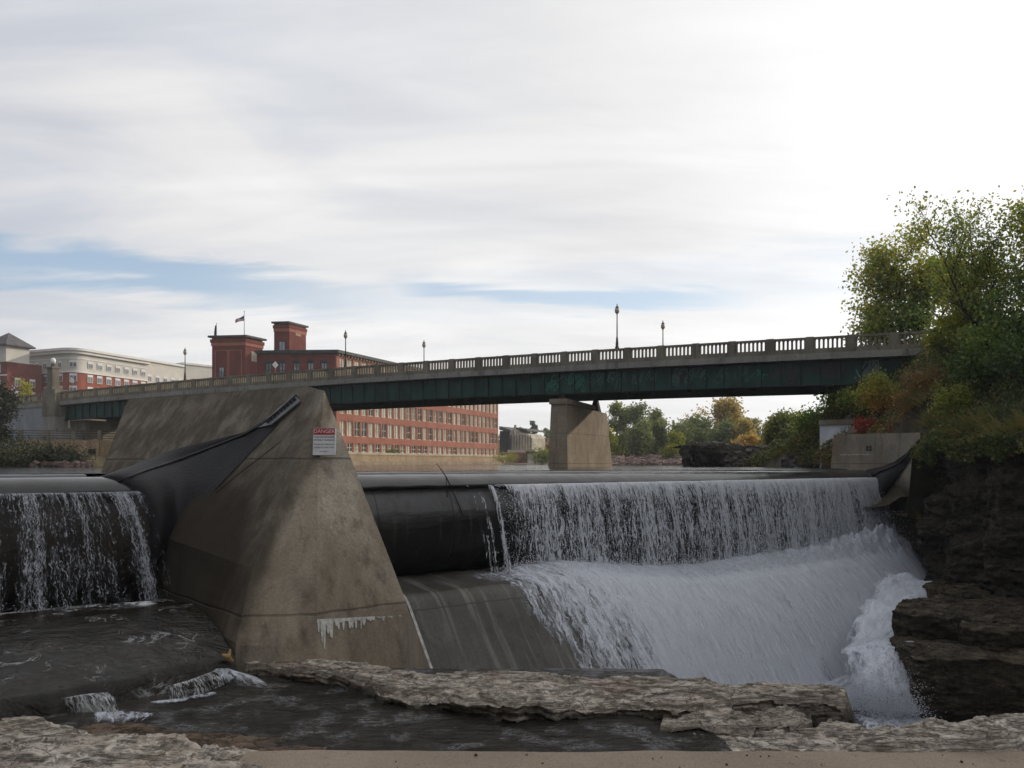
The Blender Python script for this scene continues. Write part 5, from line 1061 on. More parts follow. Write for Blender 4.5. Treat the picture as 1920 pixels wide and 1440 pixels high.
def aptwin(f, xs, zs, w_, h, par, out=.16):
    for z in zs:
        for x in xs:
            q = MB(); f.slab(q, x, x+w_, z, z+h, -out, -out+.12); w__ = q.build('window', M_trim, par); q = MB(); f.slab(q, x+.12, x+w_/2-.06, z+.12, z+h-.55 if h > 1.5 else z+h-.1, -out-.03, -out-.003); f.slab(q, x+w_/2+.06, x+w_-.12, z+.12, z+h-.55 if h > 1.5 else z+h-.1, -out-.03, -out-.003); q.build('pane', M_paneb, w__)
aptwin(fa_, np.linspace(1.2, fa_.w-2.2, 6), (24.2,), 1.3, 1.7, apt, .3); aptwin(fa_, np.linspace(1.2, fa_.w-2.2, 6), (20.6, 17.5), 1.35, 2.0, apt)
aptwin(fb_, np.linspace(.8, fb_.w-2.5, 7), (24.2,), 1.6, 1.7, apt, .3); aptwin(fb_, np.linspace(.8, fb_.w-2.5, 7), (20.6, 17.5), 1.7, 2.0, apt)
aptwin(fm_, (-.5,), (24.2,), 1.7, 1.7, apt, .42); aptwin(fm_, (-.5,), (20.6, 17.5), 1.7, 2.0, apt, .3)
ap2 = thing('apartment_block', 'plain pale apartment block farther back, between the curved block and the mill', 'apartment block', P(320, 700, 240))
R2 = V3(.333, 1, 0)/np.linalg.norm(V3(.333, 1, 0)); o2 = V3(-107.3, 231, 0)
f4 = Facade(o2, R2, 17); mb = MB(); f4.slab(mb, 0, 17, 22.2, 29.7, 0, 16); w_ = mb.build('siding_storeys', M_siding, ap2); mb = MB(); f4.slab(mb, 0, 17, 7, 22.197, .05, 16); mb.build('brick_storeys', M_brick3, ap2); mb = MB(); f4.slab(mb, -.5, 17.2, 29.703, 30.3, -.6, 16.5); mb.build('cornice', M_trim, ap2)
aptwin(f4, np.linspace(2, 14.6, 5), (23.9, 20.2), 1.6, 2.0, ap2, .1)
f5 = Facade(o2+R2*17.02, V3(.75, 1, 0), 22); mb = MB(); f5.slab(mb, 0, 22, 7, 30.6, .0, 14); mb.build('siding_storeys', M_siding, ap2); mb = MB(); f5.slab(mb, -.3, 22.4, 30.603, 31.2, -.4, 14); mb.build('cornice', M_trim, ap2); aptwin(f5, np.linspace(1.5, 19, 7), (24.0,), 1.5, 1.7, ap2, .1)
ap3 = thing('apartment_block', 'dark brick block with a hipped slate tower roof at the far left edge', 'apartment block', P(10, 760, 196))
c3_ = P(13, 700, 193); c3_[2] = 0; L3_, R3_ = V3(-1, .35, 0)/1.06, V3(.36, 1, 0)/1.063
f6 = Facade(c3_+L3_*14, -L3_, 14); f7 = Facade(c3_, R3_, 9.5)
mb = MB(); mb.prism([c3_+V3(0, 0, 8), c3_+R3_*9.5+V3(0, 0, 8), c3_+R3_*9.5+L3_*14+V3(0, 0, 8), c3_+L3_*14+V3(0, 0, 8)], V3(0, 0, 16.6)); mb.build('brick_storeys', M_brick2, ap3)
mb = MB(); mb.prism([c3_+V3(0, 0, 24.603)+L3_*.3, c3_+R3_*6+V3(0, 0, 24.603), c3_+R3_*6+L3_*6.4+V3(0, 0, 24.603), c3_+L3_*6.4+V3(0, 0, 24.603)], V3(0, 0, 4.2)); mb.build('tower_storey', M_siding, ap3)
mb = MB(); e0 = [c3_-L3_*1.0-R3_*1.0, c3_+R3_*7-L3_*1.0, c3_+R3_*7+L3_*7.4, c3_-R3_+L3_*7.4]; ctr = sum(e0)/4
mb.add([q+V3(0, 0, 28.806) for q in e0]+[ctr+V3(0, 0, 32.2)]+[q+V3(0, 0, 28.5) for q in e0], [(0, 1, 4), (1, 2, 4), (2, 3, 4), (3, 0, 4), (5, 6, 1, 0), (6, 7, 2, 1), (7, 8, 3, 2), (8, 5, 0, 3), (8, 7, 6, 5)]); mb.build('roof', M_slate, ap3)
mb = MB(); f6.slab(mb, 0, 14, 21.2, 21.5, -.12, -.003); mb.build('band', M_trim, ap3); aptwin(f6, (.5, 3.6, 6.8, 10.2), (21.9, 18.8, 15.6), 1.7, 2.1, ap3, .14); aptwin(f7, (2, 6), (18.8, 15.6), 1.5, 2.1, ap3, .14)
lk = thing('stair_block', 'narrow pale stair block joining the hipped tower and the curved apartment block', 'stair block', P(33, 760, 199))
f8 = Facade(P(26, 700, 199.5)*V3(1, 1, 0), V3(1, -.05, 0), 2.0); mb = MB(); f8.slab(mb, 0, 2.0, 8, 25.2, 0, 6); mb.build('wall', M_siding, lk); aptwin(f8, (.5,), (21.5, 18.4, 15.3), .9, 2.1, lk, .12)
# white block and sloping concrete beside the right abutment
wb_ = thing('gatehouse', 'small white painted concrete gatehouse under the right end of the bridge', 'gatehouse', P(1560, 850, 58))
o_ = P(1537, 842, 58.5); mb = MB(); z0, z1 = -1.0, P(0, 797, 58.5)[2]
mb.hexa([V3(o_[0], 58.5, z0), V3(o_[0]+1.9, 57.2, z0), V3(o_[0]+4.4, 60.5, z0), V3(o_[0]+2.4, 62, z0)], [V3(o_[0], 58.5, z1), V3(o_[0]+1.9, 57.2, z1), V3(o_[0]+4.4, 60.5, z1), V3(o_[0]+2.4, 62, z1)]); mb.build('wall', plain('white_wall', (.66, .68, .72), .8, .12, 1.5), wb_)
mb = MB(); q0 = [V3(o_[0]-.12, 58.4, z1+.004), V3(o_[0]+1.95, 57.0, z1+.004), V3(o_[0]+4.6, 60.5, z1+.004), V3(o_[0]+2.4, 62.2, z1+.004)]; mb.hexa(q0, [q+V3(0, 0, .36) for q in q0]); mb.build('roof_slab', M_abut, wb_)
sw_ = thing('wing_wall', 'sloping concrete wing wall behind the small white gatehouse', 'wing wall', P(1600, 810, 56.5))
mb = MB(); mb.prism([P(1583, 814, 57), P(1604, 812, 56), P(1628, 792, 55.2), P(1607, 791, 56)], V3(.4, 1.2, -.6)); mb.prism([P(1585, 789, 59), P(1600, 790, 58.7), P(1618, 773, 58), P(1602, 769, 58.6)], V3(.3, 1.0, -.5)); mb.build('wall', M_abut, sw_)
mb = MB(); mb.prism([P(1584, 788, 58.9), P(1587, 789, 58.85), P(1604, 770, 58.5), P(1601, 769.5, 58.6)], V3(-.02, -.1, .06)); mb.build('coping', M_fascia, sw_)
# ------------------------------------------------------------------ vegetation
def leaves(c, size, tint, flat=.6):
    """one small folded diamond per leaf; arrays of centres, sizes and tints"""
    k = len(c); a = RNG.normal(size=(k, 3)); a /= np.linalg.norm(a, axis=1, keepdims=True); b = RNG.normal(size=(k, 3)); b -= a*(a*b).sum(1, keepdims=True); b /= np.linalg.norm(b, axis=1, keepdims=True)
    s = np.broadcast_to(size, (k,))[:, None]
    V = np.stack([c-a*s, c+b*s*flat, c+a*s, c-b*s*flat], 1).reshape(-1, 3); Fc = np.arange(4*k).reshape(k, 4)
    return V, Fc, np.repeat(np.clip(tint, 0, 1), 4)
def branching(seed, H, R, stems=1, levels=3, up=.75, nb=6, r0=None, bare=.25, lean=(0, 0), spreadtop=1.0):
    """tapered trunk and limbs; returns mesh builder and twig points with directions"""
    r = random.Random(seed); mb = MB(); tw = []
    def grow(p, d, L, rad, lev):
        n = 5 if lev else 9; pts = [p]; q = p.copy(); dd = d.copy()
        for i in range(n):
            dd = dd+V3(r.gauss(0, .13), r.gauss(0, .13), r.gauss(0, .07)+(.05 if lev else 0)); dd /= np.linalg.norm(dd); q = q+dd*L/n; pts.append(q)
        mb.tube(pts, [rad*(1-.75*i/n) for i in range(n+1)], 6 if lev == 0 else 4)
        if lev >= levels:
            for k in range(2, n+1): tw.append(pts[k])
            return
        m = nb if lev == 0 else max(3, nb-2*lev)
        for k in range(m):
            f = (bare if lev == 0 else .25)+(1-(bare if lev == 0 else .25))*(k+r.random())/m; i = min(n-1, int(f*n)); b = pts[i]+(pts[i+1]-pts[i])*(f*n-i if i < n else 0)
            a = r.random()*2*PI; side = V3(math.cos(a), math.sin(a), 0); e = d*up*(.6+.5*f)+side*(1.15-.5*f)*spreadtop+V3(0, 0, .12); e /= np.linalg.norm(e)
            grow(b, e, (R if lev == 0 else L*.58)*(1.0-.35*f)*(.75+.5*r.random()), rad*(.52-.2*f), lev+1)
        if lev == 0: tw.append(pts[-1])
    r0 = r0 or H*.022
    for s_ in range(stems):
        a = r.random()*6.28; d = V3(.28*math.cos(a)*(stems > 1)+lean[0], .28*math.sin(a)*(stems > 1)+lean[1], 1); d /= np.linalg.norm(d)
        grow(V3(.15*math.cos(a)*(stems > 1), .15*math.sin(a)*(stems > 1), -.4), d, H*(.92 if s_ == 0 else .7+.25*r.random()), r0*(1 if s_ == 0 else .75), 0)
    return mb, np.array(tw)
M_bark = plain('bark', (.055, .043, .032), .95, .35, 6, bump=.02, coords='obj'); M_barkg = plain('grey_bark', (.11, .10, .085), .95, .3, 6, bump=.02, coords='obj')
GREEN = [(0, (.012, .026, .006)), (.35, (.03, .055, .010)), (.65, (.075, .095, .016)), (.85, (.12, .125, .018)), (1, (.15, .125, .02))]
L_green = leafmat('leaves_green', GREEN)
L_yel = leafmat('leaves_yellow_green', [(0, (.04, .058, .008)), (.5, (.105, .105, .012)), (1, (.19, .15, .02))])
L_autumn = leafmat('leaves_autumn', [(0, (.045, .055, .018)), (.4, (.12, .10, .03)), (.7, (.20, .13, .04)), (1, (.16, .07, .03))])
L_olive = leafmat('leaves_olive', [(0, (.03, .045, .018)), (.5, (.07, .085, .03)), (1, (.13, .12, .04))])
L_pine = leafmat('pine_needles', [(0, (.018, .032, .022)), (1, (.045, .062, .035))], .15)
L_under = leafmat('undergrowth_leaves', [(0, (.010, .016, .005)), (.3, (.022, .036, .008)), (.55, (.06, .06, .014)), (.75, (.095, .058, .022)), (.9, (.10, .035, .018)), (1, (.12, .012, .010))], .25)
L_red = leafmat('leaves_red_yellow', [(0, (.05, .065, .01)), (.5, (.16, .13, .02)), (.8, (.20, .06, .015)), (1, (.17, .02, .012))], .35)
L_bank = leafmat('dark_bank_leaves', [(0, (.006, .008, .004)), (.4, (.014, .018, .007)), (.7, (.035, .032, .012)), (1, (.05, .035, .02))], .25)
def tree(name, label, cat, loc, seed, H, R, nleaf, ls, lmat, bark=None, group=None, sig=.35, tint=(.45, .18), zt_=0.0, sparse=0.0, **kw):
    root = thing(name, label, cat, loc, group); off = np.array(loc, float)
    mb, tw = branching(seed, H, R, **kw)
    mesh('trunk', np.concatenate(mb.V)+off, mb.F, bark or M_bark, root)
    g = np.random.default_rng(seed)
    if sparse: tw = tw[g.random(len(tw)) > sparse]
    i = g.integers(0, len(tw), nleaf); clt = g.normal(0, tint[1]*.8, len(tw))
    c = tw[i]+g.normal(size=(nleaf, 3))*sig*V3(1, 1, .8)
    ti = tint[0]+clt[i]+g.normal(0, tint[1]*.5, nleaf)+zt_*(c[:, 2]/H-.5)
    V, Fc, T = leaves(c, ls*(.6+.8*g.random(nleaf)), ti)
    mesh('crown', V+off, Fc, lmat, root, attrs={'tint': T}); return root
def gz(x, y): return float(hill(np.array(x), np.array(y))) if y < 60 else float(land(np.array(x), np.array(y)))
def at(px, D): return V3((px-960)/F*D, D, gz((px-960)/F*D, D)-.1)
GN = 'trees on the right bank'
tree('tree', 'round leafy green tree rising behind the right end of the bridge parapet', 'tree', at(1672, 63), 6, 9.4, 3.5, 10500, .135, L_green, tint=(.70, .2), zt_=.3, bare=.04, nb=13, sig=.55, group=GN, up=.6, lean=(.03, 0))
tree('tree', 'small second green tree filling behind the end of the parapet', 'tree', at(1735, 60), 15, 8.0, 3.4, 8000, .13, L_green, tint=(.45, .22), zt_=.3, bare=.12, nb=9, sig=.45, group=GN)
tree('tree', 'bright yellow-green young tree at the right end of the bridge', 'tree', at(1803, 47), 8, 5.4, 1.9, 7500, .10, L_yel, tint=(.35, .2), zt_=.3, bare=.05, nb=10, sig=.30, group=GN)
tree('tree', 'low yellow-green tree drooping below the bridge end', 'tree', at(1818, 45.5), 28, 3.4, 1.6, 4500, .10, L_yel, tint=(.25, .2), bare=.03, nb=8, sig=.32, group=GN, up=.3)
tree('tree', 'tall thin half-bare tree with many upright stems against the white sky', 'tree', at(1868, 44), 11, 8.0, 2.6, 6500, .09, L_green, M_bark, tint=(.6, .22), bare=.15, nb=10, stems=4, sig=.45, r0=.10, group=GN, up=1.3)
tree('tree', 'tall denser green and yellow tree cut by the right edge', 'tree', at(1948, 43), 17, 7.9, 2.6, 8500, .10, L_green, tint=(.70, .22), bare=.12, nb=11, stems=2, sig=.45, r0=.12, group=GN, up=1.0)
tree('tree', 'dark leafy tree low on the slope at the right edge', 'tree', at(1890, 41), 23, 5.0, 2.6, 7500, .11, L_green, tint=(.42, .18), bare=.05, nb=10, sig=.42, group=GN)
big = tree('tree', 'dark tree on the hill beyond the right edge of the view', 'tree', (34, 37, gz(34, 37)), 31, 9, 4.5, 7000, .22, L_green, tint=(.35, .2), bare=.1, nb=10, sig=.7, group='trees beyond the right edge')
for x_, y_, sc in ((38, 46, 1.1), (42, 30, 1.2), (33, 28, 1.0), (47, 40, 1.2), (40, 55, 1.0), (50, 52, 1.2), (33, 20, 1.1), (44, 20, 1.2), (56, 34, 1.3), (58, 60, 1.2)):
    copy_thing(big, (x_, y_, gz(x_, y_)-.2), None, None, sc*.62, x_*1.7)
# shrubs on the slope
GS = 'shrubs on the right bank'
def shrub(label, px, D, H, R, n, ls, m, seed, tint=(.5, .2), dz=0.0, name='shrub', group=GS, **kw):
    p = at(px, D)+V3(0, 0, dz); k = dict(bare=.02, nb=8, levels=2, stems=4, sig=.22*H/1.5); k.update(kw)
    return tree(name, label, 'shrub', p, seed, H, R, n, ls, m, group=group, tint=tint, **k)
shrub('round yellow and red shrub standing against the girder near the right end of the bridge', 1666, 52.5, 2.5, 1.0, 4200, .085, L_red, 41, (.32, .2), .4, zt_=-.75, stems=3)
shrub('low crimson shrub under the girder, left of the round yellow shrub', 1628, 53, .9, .8, 1100, .08, L_under, 42, (.97, .08), .6)
shrub('rusty brown shrub on the slope below the bridge end', 1700, 50, 1.3, 1.1, 1800, .08, L_under, 43, (.74, .1))
shrub('orange-brown grassy bush above the abutment wall', 1735, 48.5, 1.5, 1.1, 2200, .075, L_under, 44, (.72, .12))
shrub('dark green bush behind the small white gatehouse', 1590, 64, 2.6, 1.8, 2600, .13, L_green, 45, (.35, .15))
shrub('yellow-green bush under the bridge above the gatehouse', 1622, 57.5, 2.0, 1.6, 2600, .10, L_green, 46, (.62, .15))
shrub('green and brown bush above the concrete wing wall', 1655, 54, 1.7, 1.5, 2400, .09, L_green, 47, (.5, .2))
shrub('yellow-tipped bush at the lip of the dark cliff', 1805, 42.5, 1.6, 1.2, 2600, .08, L_yel, 48, (.25, .2), -.2)
shrub('reddish weed clump hanging at the cliff corner beside the abutment', 1775, 45.2, 1.2, .7, 1500, .075, L_under, 49, (.78, .12), -.3)
shrub('dark green bramble in the middle of the slope', 1840, 42.5, 2.0, 1.6, 3200, .085, L_green, 50, (.22, .15))
shrub('olive bush high on the slope below the drooping tree', 1795, 46.5, 1.8, 1.5, 2600, .085, L_under, 51, (.42, .15))
shrub('dense dark bush at the right edge above the cliff', 1915, 39, 2.2, 1.8, 3600, .085, L_green, 52, (.18, .12))
# undergrowth covering the slope
k = 130000; g = np.random.default_rng(5)
x = 22.1+14*g.random(k)**1.3; y = 33+29*g.random(k); cl = fbm(x*.8, y*.8, 0, 61, 4); keep = g.random(k) < .55+.6*cl; keep &= ~((y > 44.3) & (y < 55.6-2.41*(x-21.2))); x, y, cl = x[keep], y[keep], cl[keep]
hh = (.20+.75*np.clip(cl+.25, 0, 1))*g.random(len(x))**.7*1.3
hz = hill(x, y); c = np.stack([x-.25*hh, y-.35*hh, hz+hh-.05-.35*(x < 22.7)*g.random(len(x))], -1)
ti = .33+.5*fbm(x*.35, y*.35, 0, 71, 3)+.18*g.normal(size=len(x))+.30*np.exp(-((y-49)/4)**2)
V, Fc, T = leaves(c, .05+.075*g.random(len(x)), ti, .5); tag(mesh('undergrowth', V, Fc, L_under, attrs={'tint': T}), kind='stuff')
k = 42000; x = 22.6+30*g.random(k)**1.3; y = 8+26*g.random(k); c = np.stack([x, y, hill(x, y)+.9*g.random(k)**1.4*(.5+.6*fbm(x*.6, y*.6, 0, 62))], -1)
V, Fc, T = leaves(c, .09+.12*g.random(k), .33+.4*fbm(x*.35, y*.35, 0, 72, 3)+.15*g.normal(size=k), .5); tag(mesh('slope_brush', V, Fc, L_under, attrs={'tint': T}), kind='stuff')
# creepers and weeds draping over the top of the cliff
k = 26000; y = 33+13.5*g.random(k); dz = 3.2*g.random(k)**2.0; pt = fbm(y*.7, dz*.3, 0, 91, 3); kp = pt > -.15+.22*dz; y, dz, pt = y[kp], dz[kp], pt[kp]
x = np.interp(y, cp[::-1, 1], cp[::-1, 0])-.75-.35*g.random(len(y))+.12*dz; V, Fc, T = leaves(np.stack([x, y, 1.1-dz+.3*fbm(y*.5, 1, 0, 3)], -1), .05+.07*g.random(len(y)), .36+.4*fbm(y*.6, dz*.5, 0, 95)+.14*g.normal(size=len(y)), .5)
tag(mesh('cliff_creepers', V, Fc, L_under, attrs={'tint': T}), kind='stuff')
# dry grass stalks over the cliff lip
k = 1500; y = 34+15*g.random(k); x = np.interp(y, cp[::-1, 1], cp[::-1, 0])+.2-.55*g.random(k); b = np.stack([x, y, hill(x+.6, y)-.3*g.random(k)], -1); L_ = .3+.7*g.random(k); dr = np.stack([-.45-.4*g.random(k), .5*g.normal(size=k), .5+.9*g.normal(size=k)*.5], -1); dr /= np.linalg.norm(dr, axis=1, keepdims=True); sd = np.cross(dr, V3(0, 1, .2)); wd = .014+.014*g.random(k)
V = np.stack([b-sd*wd[:, None], b+sd*wd[:, None], b+dr*L_[:, None]], 1).reshape(-1, 3); tag(mesh('dry_grass', V, np.arange(3*k).reshape(k, 3), L_under, attrs={'tint': np.repeat(.3+.45*g.random(k), 3)}), kind='stuff')
# ------------------------------------------------------------------ far bank trees
GF = 'trees on the far bank'
def ft(label, px, ytop, D, wpx, m, seed, n, ls, tint, bark=None, name='tree', base=None, **kw):
    n = int(n*1.8); X = (px-960)/F*D; z0 = base if base is not None else gz(X, D); H = (HY-ytop)*D/F-z0; R = wpx*D/F*.5
    kk = dict(bare=.08, nb=11, sig=R*.20, levels=2); kk.update(kw)
    return tree(name, label, 'tree', (X, D, z0), seed, H*.92, R*1.15, n, ls, m, bark, GF, tint=tint, **kk)
ft('olive tree right of the bridge pier, its top hidden by the girder', 1172, 748, 165, 52, L_olive, 101, 2600, .30, (.5, .2))
ft('tall half-bare dark tree under the girder, second right of the pier', 1212, 744, 168, 58, L_olive, 102, 1900, .26, (.25, .15), levels=3, nb=8)
ft('tall brown-green tree with a loose top, left of the leafless trees', 1246, 752, 172, 48, L_olive, 103, 2000, .28, (.55, .25), levels=3, nb=8)
ft('pale nearly leafless tree in the middle of the far bank', 1284, 764, 176, 52, L_autumn, 104, 700, .26, (.5, .2), M_barkg, levels=3, nb=8)
ft('round grey-green willow in front of the orange tree', 1322, 778, 160, 62, L_olive, 105, 3400, .30, (.35, .12))
ft('largest tree of the far bank, orange-brown and domed', 1366, 752, 165, 76, L_autumn, 106, 4200, .30, (.52, .18))
ft('yellow-orange low tree below the domed orange tree', 1392, 792, 150, 50, L_autumn, 107, 2400, .26, (.42, .12))
ft('dark green tree squeezed between the willow and the domed tree', 1346, 800, 152, 50, L_olive, 108, 2400, .28, (.2, .12))
ft('olive tree low behind the rocks, left of the willow', 1282, 800, 158, 58, L_olive, 109, 2600, .28, (.5, .15))
ft('yellow-green small tree at the water by the far rocks', 1262, 812, 142, 40, L_yel, 110, 1800, .24, (.3, .15))
ft('olive low tree just right of the bridge pier', 1192, 798, 150, 54, L_olive, 111, 2400, .28, (.45, .15))
ft('yellowish low tree touching the pier edge', 1160, 800, 152, 40, L_yel, 112, 1800, .24, (.35, .2))
ft('dark slim tree between the low olive trees', 1226, 790, 155, 40, L_olive, 113, 1700, .26, (.2, .12))
for i, (px, yt) in enumerate(((1408, 786), (1428, 778), (1448, 783), (1468, 776), (1490, 782), (1512, 780))):
    lb = ['grey-brown distant tree, first right of the domed orange tree', 'grey-brown distant tree, second right of the domed orange tree', 'grey-brown distant tree, third right of the domed orange tree', 'grey-brown distant tree, fourth right of the domed orange tree', 'grey-brown distant tree just left of the dark overhanging tree', 'grey-brown distant tree behind the dark overhanging tree'][i]
    ft(lb, px, yt, 250, 34, L_autumn, 120+i, 1500, .36, (.25, .2), M_barkg)
ft('dark spreading tree hanging out left of the gatehouse, under the bridge', 1560, 748, 72, 100, L_green, 131, 5200, .14, (.42, .2), levels=3, base=1.0)
ft('bronze-green bush tree above the rubble, left of the gatehouse', 1500, 772, 84, 74, L_olive, 132, 4800, .16, (.55, .25), levels=3, base=.6, bare=.03)
ft('low yellow-green tree right above the dark rubble wall', 1462, 802, 88, 50, L_olive, 133, 3000, .15, (.65, .2), base=1.2, bare=.02)
ft('russet bush at the edge of the rubble bank', 1400, 822, 100, 46, L_autumn, 134, 1600, .16, (.75, .2), base=1.0, bare=.02)
for i, (px, yt, w_) in enumerate(((975, 788, 18), (989, 783, 18), (1001, 785, 18), (1025, 797, 18), (1012, 806, 22))):
    lb = ['dark far pine above the ribbed powerhouse', 'tallest dark far pine, middle of the group right of the mill', 'dark far pine at the right of the group beyond the mill', 'grey far tree touching the left edge of the bridge pier', 'low olive far tree between the pines and the bridge pier'][i]
    ft(lb, px, yt, 300, w_, L_pine if i < 3 else L_olive, 140+i, 1100, .42, (.4, .2), nb=10)
ft('low reddish far tree beyond the white shed', 1020, 822, 270, 34, L_autumn, 147, 900, .4, (.85, .15))
# far treeline closing the valley, and brush over the bank beyond the bridge
k = 26000; px = 880+720*g.random(k); D = 330+60*g.random(k); topy = 822+9*fbm(px*.03, 1, 0, 5)+7*fbm(px*.11, 2, 0, 6); hz = g.random(k)**.7*(866-topy)*D/F
V, Fc, T = leaves(np.stack([(px-960)/F*D, D, .5+hz], -1), .35+.4*g.random(k), .3+.35*fbm(px*.05, 3, 0, 7)+.15*g.normal(size=k)); tag(mesh('far_woods', V, Fc, L_olive, attrs={'tint': T}), kind='stuff')
k = 30000; y = 58+52*g.random(k); x = xR(y)-.3+14*g.random(k)**1.5; c = np.stack([x, y, land(x, y)+1.5*g.random(k)**1.5*(.5+.6*fbm(x*.5, y*.4, 0, 9))], -1)
V, Fc, T = leaves(c, .08+.12*g.random(k), .38+.3*fbm(x*.3, y*.3, 0, 11)+.15*g.normal(size=k)); tag(mesh('bank_brush', V, Fc, L_under, attrs={'tint': T}), kind='stuff')
# left bank
tree('tree', 'dark round tree at the far left edge in front of the bridge', 'tree', (P(2, 0, 88)[0], 88, 2.0), 151, 7.0, 1.9, 6500, .13, L_bank, tint=(.12, .1), bare=.03, nb=9, sig=.5)
tree('tree', 'small yellow tree in front of the brick apartments', 'tree', (P(57, 0, 118)[0], 118, 7.2), 152, 4.4, 1.6, 1600, .14, L_yel, tint=(.6, .2), bare=.1, nb=8, sig=.3)
GL = 'bushes on the left bank'
for i, (px, D, H, m, ti, lb) in enumerate(((8, 80, 2.6, L_under, .3, 'tallest bush of the left bank, cut by the left edge'), (38, 79, 2.1, L_green, .35, 'dark green bush second from the left edge on the bank'), (66, 78, 1.7, L_under, .38, 'brownish bush in the middle of the left bank'), (92, 77, 1.3, L_green, .3, 'low green bush below the wall, left of the buff stones'), (118, 77, 1.0, L_under, .45, 'lowest brown bush at the right end of the left bank'), (20, 70, 1.0, L_yel, .2, 'light green low bush at the water near the left edge'), (55, 69, .9, L_green, .6, 'light green low bush at the water, second from the left edge'), (84, 69, .8, L_yel, .15, 'small light green bush at the water by the stones'))):
    tree('shrub', lb, 'shrub', ((px-960)/F*D, D, -.5), 160+i, H*.85, 2.0, 2600, .10, L_bank, group=GL, tint=(ti-.12, .14), bare=.02, nb=8, levels=2, stems=4, sig=.45)
tree('shrub', 'green bush at the water beside the bridge pier, before the white shed', 'shrub', (P(1015, 0, 190)[0], 190, -.3), 171, 2.2, 3.2, 1600, .2, L_yel, tint=(.15, .15), bare=.02, nb=8, levels=2, stems=5, sig=.6)
tree('shrub', 'low green weeds at the water below the mill end', 'shrub', (P(950, 0, 195)[0], 195, -.4), 172, .9, 3.5, 900, .16, L_yel, tint=(.35, .2), bare=.02, nb=8, levels=2, stems=6, sig=.5)
for i, px in enumerate((727, 738, 750)):
    D = 160+i*3; tree('weed', ['green weed growing on the mill wall ledge, left of three', 'green weed growing on the mill wall ledge, middle of three', 'green weed growing on the mill wall ledge, right of three'][i], 'weed', P(px, 855, D), 180+i, 1.5, .8, 260, .14, L_green, tint=(.35, .15), bare=.02, nb=5, levels=1, stems=3, sig=.25, group='weeds on the mill wall')
# ------------------------------------------------------------------ rubble
def boulders(name, n_, f, m, seed):
    g = np.random.default_rng(seed); c, s = f(g, n_); mb = MB()
    Q = np.array([(-1, -1, -1), (1, -1, -1), (1, 1, -1), (-1, 1, -1), (-1, -1, 1), (1, -1, 1), (1, 1, 1), (-1, 1, 1)], float)
    for i in range(len(c)):
        V = Q*(1+.55*(g.random((8, 3))-.5))*V3(1, .8, .62)*s[i]; a = g.normal(size=3)*.5; R = np.array(Matrix.Rotation(g.random()*6.28, 3, 'Z') @ Matrix.Rotation(a[0], 3, 'X')); mb.add(V @ R.T+c[i], [(3, 2, 1, 0), (4, 5, 6, 7), (0, 1, 5, 4), (1, 2, 6, 5), (2, 3, 7, 6), (3, 0, 4, 7)])
    return tag(mb.build(name, m), kind='stuff')
M_rub = rockmat('rubble_stone', (.20, .185, .16), (.085, .078, .068), (.15, .11, .08), wetz=-.1, strata=1); M_rubd = rockmat('dark_rubble', (.05, .046, .04), (.022, .02, .018), (.05, .038, .026), strata=1); M_pinkr = rockmat('pinkish_shore_stone', (.30, .22, .19), (.17, .12, .105), (.33, .20, .17), strata=1)
def spur(g, n_):
    u, v = g.random(n_), g.random(n_)**.8; X = 18.6+13*u; top = 1.75+.25*np.sin(u*9)-.5*(u < .03); z = -.7+v*(top+.7); Y = 78.9+1.6*(z+.5)/2+2*(1-u)+.3*g.normal(size=n_); return np.stack([X, Y, z], -1), .16+.22*g.random(n_)
boulders('rubble_bank', 1500, spur, M_rub, 3)
mb = MB(); Xq = np.linspace(17.6, 33, 60); rows_ = []
for z in np.linspace(-1.2, 1.8, 16): rows_.append(np.stack([Xq+.5*sm(.3, -1, z)*0+.35*fbm(Xq*1.2, z*2, 0, 5), 80.2+1.3*(z+.5)/2+.5*fbm(Xq*1.4, z*3, 0, 6)+2*(33-Xq)/15, np.full(60, z)+.15*fbm(Xq, z, 0, 8)], -1))
rows_.append(rows_[-1]+V3(0, 5, -.2)); mb.grid(np.stack(rows_, 1)); tag(mb.build('rubble_slope', M_rubd, None, True), kind='structure')
dk = thing('rock_outcrop', 'black rock end of the rubble bank, overhanging the river right of the pier', 'rock', V3(19.5, 80, -.4))
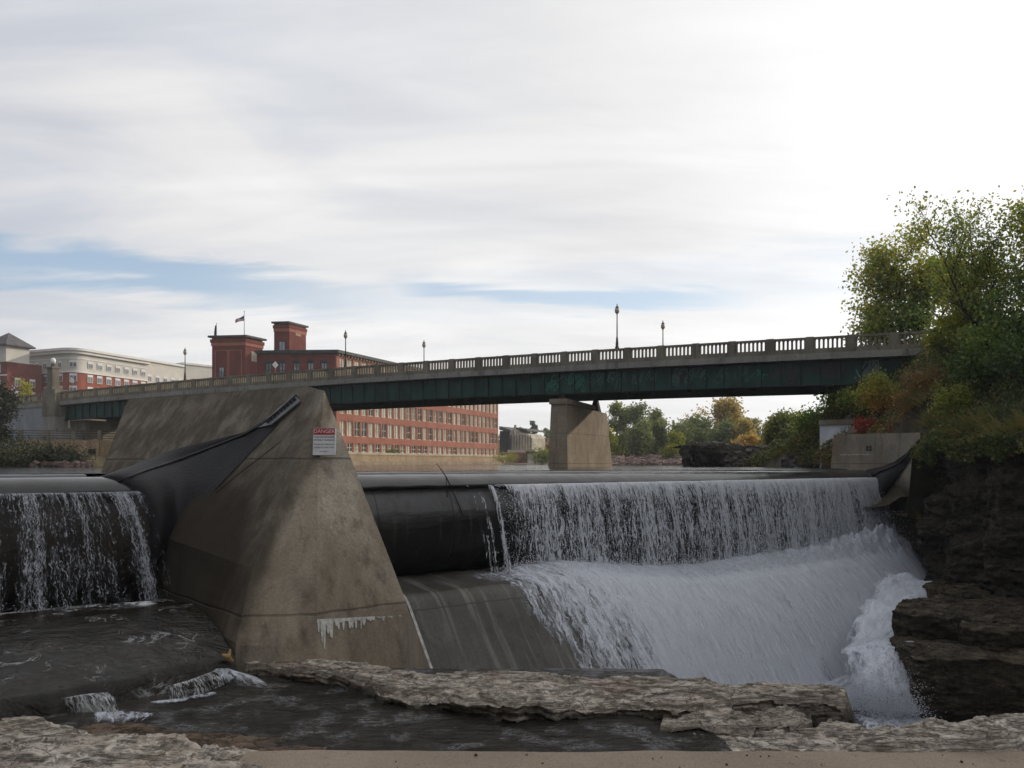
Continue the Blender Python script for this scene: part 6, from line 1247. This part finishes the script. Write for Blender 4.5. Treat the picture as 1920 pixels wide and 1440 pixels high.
s_, r_ = np.meshgrid(np.linspace(0, 2*PI, 90), np.linspace(0, PI, 60), indexing='ij'); d_ = 1+.16*fbm(np.cos(s_)*1.5, np.sin(s_)*1.5, r_*1.5, 4, 4)+.22*terrace(fbm(np.cos(s_)*2.5, np.sin(s_)*2.5, r_*3, 14, 4)*2, .5, .1)
pw = lambda v, e: np.sign(v)*np.abs(v)**e
Vv = np.stack([19.5+1.5*d_*np.sin(r_)**.6*pw(np.cos(s_), .7)-.7*np.cos(r_), 79.4+1.1*d_*np.sin(r_)**.6*pw(np.sin(s_), .7), .45+1.2*d_*pw(np.cos(r_), .6)], -1); grid('rock', Vv, M_rubd, dk, smooth=False)
def shore(g, n_):
    px = 1140+170*g.random(n_); v = g.random(n_); D = 128+30*v; X = (px-960)/F*D; z = -.35+2.2*v*(.5+.5*g.random(n_)); return np.stack([X, D, z], -1), .25+.35*g.random(n_)
boulders('shore_stones', 900, shore, M_pinkr, 5)
def shore2(g, n_):
    px = 60+110*g.random(n_); D = 66+4*g.random(n_); return np.stack([(px-960)/F*D, D, -.35+.35*g.random(n_)], -1), .10+.16*g.random(n_)
boulders('bank_stones', 110, shore2, M_pinkr, 6)
def shore3(g, n_):
    px = 1470+80*g.random(n_); D = 60+14*g.random(n_); v = g.random(n_); return np.stack([(px-960)/F*D, D, -.6+1.5*v*(D-58)/16], -1), .15+.2*g.random(n_)
boulders('shore_rubble', 260, shore3, M_rub, 7)
foam(P(1270, 860, 120), P(1312, 866, 110), P(1330, 876, 95), P(1295, 874, 100), .1, .8, 9, n=40, m=40, rough=.15)
foam(P(1010, 874, 110), P(1040, 873, 112), P(1045, 882, 62), P(960, 882, 60), .02, .55, 10, n=40, m=40, rough=.03)

# thin autumn haze lying over the whole valley
hz_ = MB().box((0, 320, 12), (1300, 780, 49)).build('haze', None); tag(hz_, kind='stuff')
m, t, out = newmat('valley_haze'); vol = t.n('VolumePrincipled', {'Color': (.93, .95, 1.0, 1), 'Density': .00035, 'Anisotropy': .2}); t.t.links.new(vol.outputs[0], out.inputs[1]); hz_.data.materials.append(m)
cy.volume_bounces = 0; cy.volume_step_rate = 8
